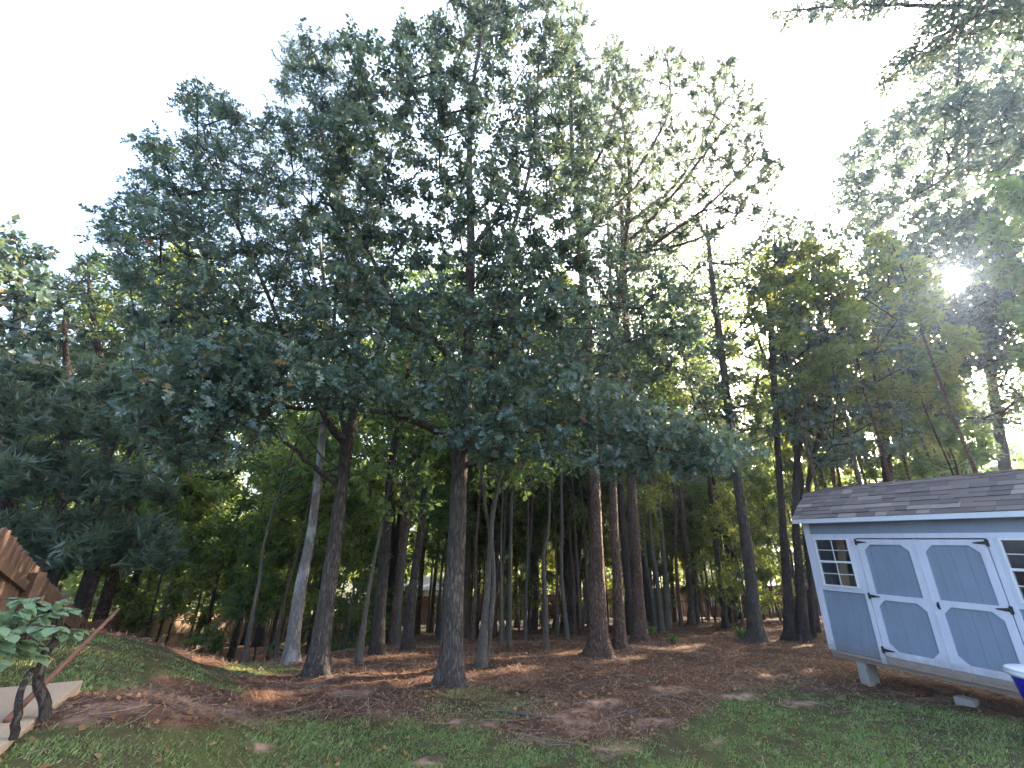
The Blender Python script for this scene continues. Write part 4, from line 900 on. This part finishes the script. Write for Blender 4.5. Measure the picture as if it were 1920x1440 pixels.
for i_, (a_, b_, wd_, tx, ty) in enumerate([(940, 1217, 5, 940, 1000), (955, 1215, 9, 958, 985), (1090, 1193, 6, 1082, 1050), (985, 1200, 5, 990, 1000), (1045, 1190, 5, 1042, 1020), (1003, 1182, 8, 1000, 1000), (1068, 1178, 6, 1062, 990)]):
    plain_trunk([(a_, b_, 0, wd_), ((a_ + tx) / 2, (b_ + ty) / 2, 0, wd_ * .85), (tx, ty, 0, wd_ * .7)], B_GREY, sl_, 50 + i_, 'sapling_tree', group=sap, spread_px=70, dens=5)
plain_trunk([(1023, 1218, 0, 11), (1023, 1130, 0, 8), (1019, 1040, 0, 7), (1030, 960, 0, 5)], B_GREY, 'mossy forked sapling in front of the russet bush', 42, 'sapling_tree', spread_px=80)
for i_, (a_, b_, wd_, tx, ty) in enumerate([(1231, 1184, 9, 1212, 1060), (1241, 1184, 10, 1222, 1020), (1252, 1180, 12, 1241, 1010)]):
    plain_trunk([(a_, b_, 0, wd_), ((a_ + tx) / 2 + 2, (b_ + ty) / 2, 0, wd_ * .85), (tx, ty, 0, wd_ * .7), (tx - 10, ty - 90, 0, wd_ * .6)], B_GREY, ('leaning thinnest stem of the grey trio beside the broad pine', 'middle stem of the grey trio beside the broad pine', 'thickest stem of the grey trio beside the broad pine')[i_], 60 + i_, 'sapling_tree', spread_px=70, dens=5)
plain_trunk([(1307, 1164, 0, 9), (1301, 1060, 0, 8), (1293, 950, 0, 7), (1282, 850, 0, 5)], B_PINE, 'thin reddish trunk above the broken fallen limb', 63)
plain_trunk([(1361, 1178, 0, 12), (1349, 1080, 0, 9), (1334, 960, 0, 8), (1322, 850, 0, 6)], B_DARK, 'leafy-footed dark trunk beside a leaning stump in sunlit straw', 64)
plain_trunk([(1376, 1168, 0, 13), (1366, 1080, 0, 10), (1352, 960, 0, 8)], B_DARK, 'short dark trunk behind the alone-standing straight one', 65)
plain_trunk([(1531, 1187, 0, 13), (1520, 1080, 0, 11), (1506, 960, 0, 9), (1490, 840, 0, 7)], B_DARK, 'thin trunk showing right against the corner board of the shed', 66)
plain_trunk([(672, 1245, 0, 14), (678, 1200, 0, 12), (684, 1160, 0, 9), (700, 1060, 0, 6)], B_GREY, 'short pale twin-stemmed sapling with leaves down to knee height', 43, 'sapling_tree', spread_px=90)

# ------------------------------------------------------------------ trees round the edges of the view
tree('broadleaf_tree', 'big leafy tree behind the shed roof with the low sun shining through it',
     [[(1690, 1205, 6.0, 20), (1672, 980, 6.0, 18), (1655, 780, 6, 14), (1640, 600, 6, 10), (1625, 430, 6, 6)], ], B_DARK,
     crowns=[LV([([(1575, 320), (1600, 265), (1645, 230), (1700, 200), (1790, 190), (1960, 170), (2060, 300), (2060, 560), (1900, 680), (1720, 700), (1640, 560), (1600, 430)], (3.0, 8.0), 34, [(1795, 520, 66), (1745, 470, 18), (1700, 440, 22), (1720, 480, 16)]), ([(1795 + 115 * math.cos(a_), 520 + 115 * math.sin(a_)) for a_ in np.arange(12) / 12 * 6.283], (4.0, 6.5), 17, [(1795, 520, 33)])], 20, .15, 10)], seed=20)
tree('broadleaf_tree', 'leaning dark trunk with high foliage above the far end of the shed roof',
     [[(1925, 1200, 7.0, 22), (1903, 1000, 7, 19), (1880, 850, 7, 16), (1848, 640, 7, 13), (1815, 430, 7, 9), (1790, 260, 7, 5)]], B_DARK,
     crowns=[LV([([(1700, 120), (1780, 90), (1900, 80), (2050, 60), (2050, 300), (1850, 320), (1740, 230)], (4.0, 8.5), 34, [])], 16, .15, 10),
             LV([([(1640, 580), (1960, 540), (2060, 700), (1980, 800), (1640, 770)], (3.0, 8), 46, [(1795, 520, 40), (1760, 800, 24), (1850, 760, 24)])], 13, .15, 9)], seed=21)
tree('overhanging_tree', 'tree beyond the picture edge whose leafy boughs hang into the sky above the shed',
     [[(2350, 1500, 1.0, 60), (2300, 1100, 3, 50), (2230, 600, 3.2, 40), (2150, 200, 3.2, 26), (2080, -60, 3, 14)]], B_OAK,
     crowns=[dict(vol=[([(1640, 160), (1700, 90), (1740, 10), (1760, -60), (1960, -60), (1960, 60), (1800, 70), (1730, 120), (1650, 168)], (1.5, 3.6), 26, []), ([(1450, 30), (1560, 0), (1700, -50), (1760, -30), (1640, 20), (1540, 30), (1470, 40)], (1.8, 3.2), 24, [])],
                  mat=OAK, leaf=('leaf', SIMPLE, .10, 12), dens=24, spread=.2)],
     limbs=[[(2150, 200, 3.2, 18), (1980, 60, 2.8, 12), (1850, 20, 2.5, 9), (1720, 10, 2.4, 6), (1560, 12, 2.3, 4), (1450, 25, 2.2, 2)], [(1850, 20, 2.5, 7), (1760, 70, 2.4, 5), (1690, 130, 2.3, 3), (1640, 165, 2.2, 2)], [(2100, 100, 3, 12), (1980, 30, 3.4, 9), (1800, 30, 3.8, 5)]], seed=22, step=.3)
tree('broadleaf_tree', 'hazy leafy tree at the picture edge above the cedar fence',
     [[(-10, 1170, 0, 24), (10, 950, 0, 20), (20, 780, 0, 16), (30, 620, 0, 12), (40, 500, 0, 7)]], B_DARK,
     crowns=[LV([([(-90, 470), (30, 440), (80, 470), (100, 560), (110, 640), (60, 740), (-90, 760)], (-2.0, 3), 34, [])], 14, .15, 10)], seed=23)
tree('pine_tree', 'soft-needled pine rising behind the leaning trunks over the cedar fence',
     [[(178, 1165, 0, 20), (190, 1000, 0, 18), (198, 850, 0, 15), (190, 700, 0, 12), (170, 560, 0, 7), (165, 500, 0, 3)]], B_PINE,
     crowns=[PN([([(60, 560), (100, 520), (165, 480), (200, 500), (270, 510), (300, 620), (240, 760), (120, 790), (40, 720)], (-2.0, 3.5), 36, [(60, 790, 20)])], 4, 24, .25)], seed=24)
tree('pine_tree', 'pine with long level boughs hanging low behind the cedar fence',
     [[(85, 1150, 0, 20), (102, 1000, 0, 18), (120, 850, 0, 15), (125, 700, 0, 11), (120, 600, 0, 6)]], B_PINE,
     crowns=[PN([([(-60, 830), (150, 850), (300, 870), (320, 930), (140, 910), (-60, 900)], (-3, 1.5), 30, []), ([(-20, 960), (160, 950), (330, 990), (330, 1040), (120, 1040), (20, 1010)], (-3, 1.5), 28, []), ([(-60, 700), (200, 680), (330, 740), (300, 810), (-60, 790)], (-3, 2), 34, [])], 4, 24, .25)], seed=25)

# ------------------------------------------------------------------ the woods: kinds of tree built once, copied one by one
def wild_tree(name, H, r0, c0, cr_, lm, bm, seed, kind='leaf', T=SIMPLE, Lf=.20, nl=10, dens=6, ncl=44, loc=(0, 0, 0), top=1.0):
    R = np.random.default_rng(seed); k = 9; t = np.linspace(0, 1, k)
    wob = np.cumsum(R.normal(0, .10, (k, 2)), 0) * .6; wob[0] = 0
    P = np.stack([wob[:, 0], wob[:, 1], t * H * .94], -1); P[0, 2] = -.15; Rr = r0 * (1 - .85 * t) + .008
    root = empty(name, loc, 'x', 'tree'); add_trunk(root, np.zeros(3), P, Rr, bm, n=10, step=.6, flare=.35, rib=.02, ph=seed, rough=True)
    P2, _ = resample(P, Rr, .5); skel = [q for q in P2 if q[2] > H * c0 * .8]; cl = []
    for i_ in range(ncl):
        tt = c0 + (1 - c0) * (i_ + R.uniform(0, 1)) / ncl; a_ = R.uniform(0, 6.283)
        prof = math.sin(math.pi * min(1, (tt - c0) / (1 - c0) * .80 + .18)) ** .8
        rad = cr_ * prof * R.uniform(.35, 1.05); cz = H * (tt ** top) * .97
        cl.append((np.array([rad * math.cos(a_), rad * math.sin(a_), cz]), R.uniform(.45, .8) * cr_ * .42))
    lf_ = ('leaf', T, Lf, nl) if kind == 'leaf' else ('needle', None, Lf, nl)
    rm2 = np.mean([c_[1] ** 2 for c_ in cl]); ntw = {'leaf': 15, 'needle': 11}[kind]
    V_, F_, mi_, ms = crown_mesh('crown', skel, cl, lm, R, leaf=lf_, density=ntw / rm2 / DENS, spread=.30, bm=bm, k_r=.012, shell=.3, twig_r=.006)
    obj('crown', mesh_np('crown', V_, F_, list(ms), mi_), root); return root
R4 = np.random.default_rng(99)
KINDS = {
 'tall': [wild_tree('broadleaf_tree', 14.5, .13, .38, 2.3, FARL, B_DARK, 201, nl=11), wild_tree('broadleaf_tree', 16, .15, .42, 2.6, FARL, B_OAK, 202), wild_tree('broadleaf_tree', 13, .10, .34, 2.0, MAPLE, B_GREY, 203)],
 'pine': [wild_tree('pine_tree', 16.5, .15, .50, 2.4, NEEDLE, B_PINE, 211, 'needle', None, .26, 20, 5, 34), wild_tree('pine_tree', 15, .13, .52, 2.1, NEEDLE, B_PINE, 212, 'needle', None, .26, 20, 5, 32)],
 'under': [wild_tree('understory_tree', 8.6, .05, .47, 1.7, FARL, B_GREY, 221, ncl=50, Lf=.15, nl=10), wild_tree('understory_tree', 10.0, .06, .47, 1.9, MAPLE, B_GREY, 222, ncl=54, Lf=.15, nl=10), wild_tree('understory_tree', 6.6, .04, .42, 1.4, FARL, B_GREY, 223, ncl=40, Lf=.14, nl=10)],
 'low': [wild_tree('understory_tree', 5.2, .03, .16, 1.5, FARL, B_GREY, 251, ncl=22, Lf=.15, nl=9), wild_tree('understory_tree', 6.4, .035, .20, 1.6, MAPLE, B_GREY, 252, ncl=24, Lf=.15, nl=9)],
 'thin': [wild_tree('sapling_tree', 11.5, .050, .55, 1.2, FARL, B_GREY, 231, ncl=22, Lf=.17), wild_tree('sapling_tree', 12.5, .060, .55, 1.3, FARL, B_PINE, 232, ncl=22, Lf=.17), wild_tree('sapling_tree', 10.0, .040, .48, 1.1, MAPLE, B_DARK, 233, ncl=22, Lf=.17)],
 'far': [wild_tree('broadleaf_tree', 15, .17, .10, 3.4, FARL, B_DARK, 241, ncl=46, Lf=.40, nl=12), wild_tree('broadleaf_tree', 17, .18, .14, 3.6, FARL, B_DARK, 242, ncl=46, Lf=.40, nl=12)],
}
LAB = {
 ('tall', 0): ('tall slim forest tree with a high leafy top in the deep woods', 'tall broadleaf trees in the woods'),
 ('pine', 0): ('tall forest pine with bare trunk and high needle crown in the deep woods', 'tall pines in the woods'),
 ('under', 0): ('young understory tree leafy almost to the ground in the shade of the woods', 'young understory trees'),
 ('low', 0): ('x', 'low leafy saplings under the canopy'),
 ('thin', 0): ('spindly pole-like sapling among the crowded trunks of the deep woods', 'spindly saplings in the deep woods'),
 ('far', 0): ('dense leafy tree growing beyond the far wooden fence', 'trees beyond the far fence'),
}
ZONES = [(0, 'low behind the cedar fence'), (170, 'behind the sunlit pickets'), (330, 'where the grey brown fence begins'), (480, 'behind the pale-barked tree'), (640, 'past the forked oak'), (760, 'before the white outbuildings'), (900, 'behind the stout oak'), (1000, 'behind the twin smooth stems'), (1090, 'near the russet bush'), (1180, 'behind the furrowed pine'), (1290, 'behind the grey trio'), (1400, 'by the broken fallen limb'), (1520, 'behind the lone straight trunk'), (1700, 'behind the shed window'), (1930, 'behind the shed doors'), (99999, 'past the shed doors')]
LOOK = {('tall', 0): 'slim dark tall tree', ('tall', 1): 'broad-topped tall oak-barked tree', ('tall', 2): 'tall grey-stemmed brighter green tree', ('pine', 0): 'tall bare-stemmed pine', ('pine', 1): 'slimmer bare-stemmed pine',
 ('under', 0): 'leafy understory tree', ('under', 1): 'taller understory tree', ('under', 2): 'low bushy understory tree', ('thin', 0): 'spindly grey sapling', ('thin', 1): 'spindly reddish sapling', ('thin', 2): 'thin dark sapling', ('low', 0): 'loose leafy bush-like sapling', ('low', 1): 'taller leafy bush-like sapling', ('far', 0): 'dense tree', ('far', 1): 'bigger dense tree'}
def label_for(kind, v, px, D):
    z_ = next(t for lim, t in ZONES if px < lim) if px >= 0 else 'low behind the cedar fence'
    dep = ('at the front of' if D < 20 else 'midway into' if D < 26 else 'deep in') + ' the woods' if kind != 'far' else 'beyond the far fence'
    return f"{LOOK[(kind, v)]} {dep} {z_}", LAB[(kind, 0)][1]
used = set(); placed = []
LANES = [(*on_ground(a_, b_)[0][:2], w_) for a_, b_, w_ in ((1045, 1262, .7), (1180, 1215, .75), (1500, 1262, .6), (960, 1225, .6), (700, 1225, .6))]
def put(kind, az, D, s, gap):
    if kind in ('tall', 'pine') and abs(az - 52.6) < 8.5 and D < 34: return False
    if kind in ('thin', 'under') and abs(az - 52.6) < 4.5 and 11 < D < 34: return False
    a_ = math.radians(az); x, y = D * math.sin(a_), D * math.cos(a_)
    if any((x - q[0]) ** 2 + (y - q[1]) ** 2 < min(gap, q[2]) ** 2 for q in placed): return False
    px, py, f = proj(np.array([x, y, gz(x, y)]))
    q = SM.transposed() @ (Vector((x, y, 0)) - SC)
    ux, uy = math.sin(SUN_AZ), math.cos(SUN_AZ)
    for gx_, gy_, hw in LANES:       # open rides through the wood that let the low sun reach the floor
        dx_, dy_ = x - gx_, y - gy_; t_ = dx_ * ux + dy_ * uy; lat = abs(dx_ * uy - dy_ * ux)
        if t_ > 2 and t_ < 21 and lat < (hw * {'tall': 1.3, 'pine': 1.3, 'under': 1.3, 'thin': .8, 'low': .7, 'far': 0}[kind]): return False
    if -1.2 < q.x < L + 3 and -1.5 < q.y < DEP + 1.2: return False
    placed.append((x, y, gap)); v = int(R4.integers(len(KINDS[kind]))); src = KINDS[kind][v]; lab, grp = label_for(kind, v, px, D); loc = (x, y, gz(x, y) - .03); rz = float(R4.uniform(0, 6.28))
    if (kind, v) in used: dup_tree(src, loc, rz, s, lab, grp)
    else:
        used.add((kind, v)); src.location = loc; src.rotation_euler = (0, 0, rz); src.scale = (s, s, s); tag(src, lab, None, grp)
    return True
def scatter(kind, n, azr, Dr, sr_, gap):
    c_ = 0; t_ = 0
    while c_ < n and t_ < n * 40:
        t_ += 1
        if put(kind, R4.uniform(*azr), math.sqrt(R4.uniform(Dr[0] ** 2, Dr[1] ** 2)), R4.uniform(*sr_), gap): c_ += 1
scatter('thin', 76, (-8, 34), (13.5, 31), (.8, 1.15), .6)
scatter('tall', 16, (-14, 22), (16, 32), (.75, 1.05), 2.1)
scatter('tall', 7, (22, 36), (22, 32), (.75, 1.0), 2.6)
scatter('pine', 8, (-12, 28), (20, 32), (.85, 1.05), 2.6)
scatter('under', 30, (-10, 36), (16, 31), (.7, 1.1), 1.5)
scatter('under', 18, (-38, -6), (12.5, 30), (.75, 1.15), 1.9)
scatter('tall', 20, (-50, -14), (17, 33), (.85, 1.1), 2.4)
scatter('pine', 8, (-50, -20), (19, 30), (.8, 1.0), 2.6)
scatter('tall', 3, (36, 44), (23, 31), (.65, .85), 2.6)
scatter('thin', 34, (33, 60), (13, 26), (.8, 1.0), 1.2)
scatter('far', 34, (-52, 22), (37, 58), (.7, 1.0), 3.4)
scatter('far', 16, (22, 56), (38, 56), (.55, .72), 3.2)
scatter('under', 16, (18, 50), (24, 33), (.8, 1.15), 1.6)
scatter('low', 30, (-7, 38), (17, 31), (.75, 1.1), 1.5)
scatter('low', 5, (-34, -9), (14, 26), (.6, .8), 1.5)
# low plants at the feet of the trees
def small_plant(px, py, lab, hgt=.35, m_=MAPLE, nst=5, Lf=.07, seed=0, name='woodland_plant'):
    R = np.random.default_rng(seed); p, D = on_ground(px, py); root = empty(name, Vector(p), lab, 'plant'); prt = []; tips = []; drs = []
    for i_ in range(nst):
        a_ = R.uniform(0, 6.28); e_ = np.array([math.cos(a_) * hgt * .6, math.sin(a_) * hgt * .6, hgt * R.uniform(.6, 1.1)]); P2, R2 = resample(np.array([[0, 0, 0], e_ * .5 + [0, 0, .05], e_]), np.array([.005, .004, .002]), .06); prt.append(tube_np(P2, R2, 4))
        for k_ in range(4): tips.append(P2[int(R.uniform(.4, 1) * (len(P2) - 1))]); drs.append(unit(e_ + R.normal(0, .2, 3)))
    Vs, Fs = join(prt); obj('stem', mesh_np('stem', Vs, Fs, TWIG), root)
    Vl, Fl = twig_leaves(np.array(tips), np.array(drs), 7, Lf, STAR, .09, .3, .8, R); o = obj('foliage', mesh_np('foliage', Vl, Fl, m_), root); return root
small_plant(1392, 1200, 'bright green seedling at the foot of the alone-standing straight trunk', .32, seed=1)
small_plant(1222, 1192, 'green seedlings around the feet of the grey trio', .35, seed=2, nst=8)
small_plant(1262, 1206, 'low sprig in sunlit straw beyond the broad pine', .16, seed=3)
small_plant(1035, 1188, 'leafy seedling beside the russet bush', .5, seed=4)
small_plant(1370, 1140, 'tall leafy sprig lit yellow green before the red fence', 1.0, seed=5, nst=9, Lf=.10)
small_plant(700, 1150, 'rounded bush hanging over the pale twin-stemmed sapling', 3.2, seed=6, nst=60, Lf=.14, name='bush')
small_plant(640, 1190, 'green bush between the forked oak and the black trunks', 1.6, seed=8, nst=24, Lf=.12, name='bush')
small_plant(1052, 1178, 'russet brown dried bush in the deep woods', 1.5, BROWNL, 24, .13, 7, 'dried_bush')


# ------------------------------------------------------------------ scattering volume added to imitate bluish lens veil and sun glare
hm = bpy.data.materials.new('lens_veil'); hm.use_nodes = True; hn = hm.node_tree; hn.nodes.remove(hn.nodes['Principled BSDF'])
pv = hn.nodes.new('ShaderNodeVolumePrincipled'); pv.inputs['Color'].default_value = (.48, .64, 1.0, 1); pv.inputs['Density'].default_value = .0012; pv.inputs['Anisotropy'].default_value = .72
hn.links.new(pv.outputs[0], hn.nodes['Material Output'].inputs['Volume'])
hz_ = MB().box((0, 90, 5.2), (500, 440, 30.4)).build('lens_veil', hm); tag(hz_, 'thin bluish volume added between the trees to imitate lens veil', 'lens_veil', kind='stuff')
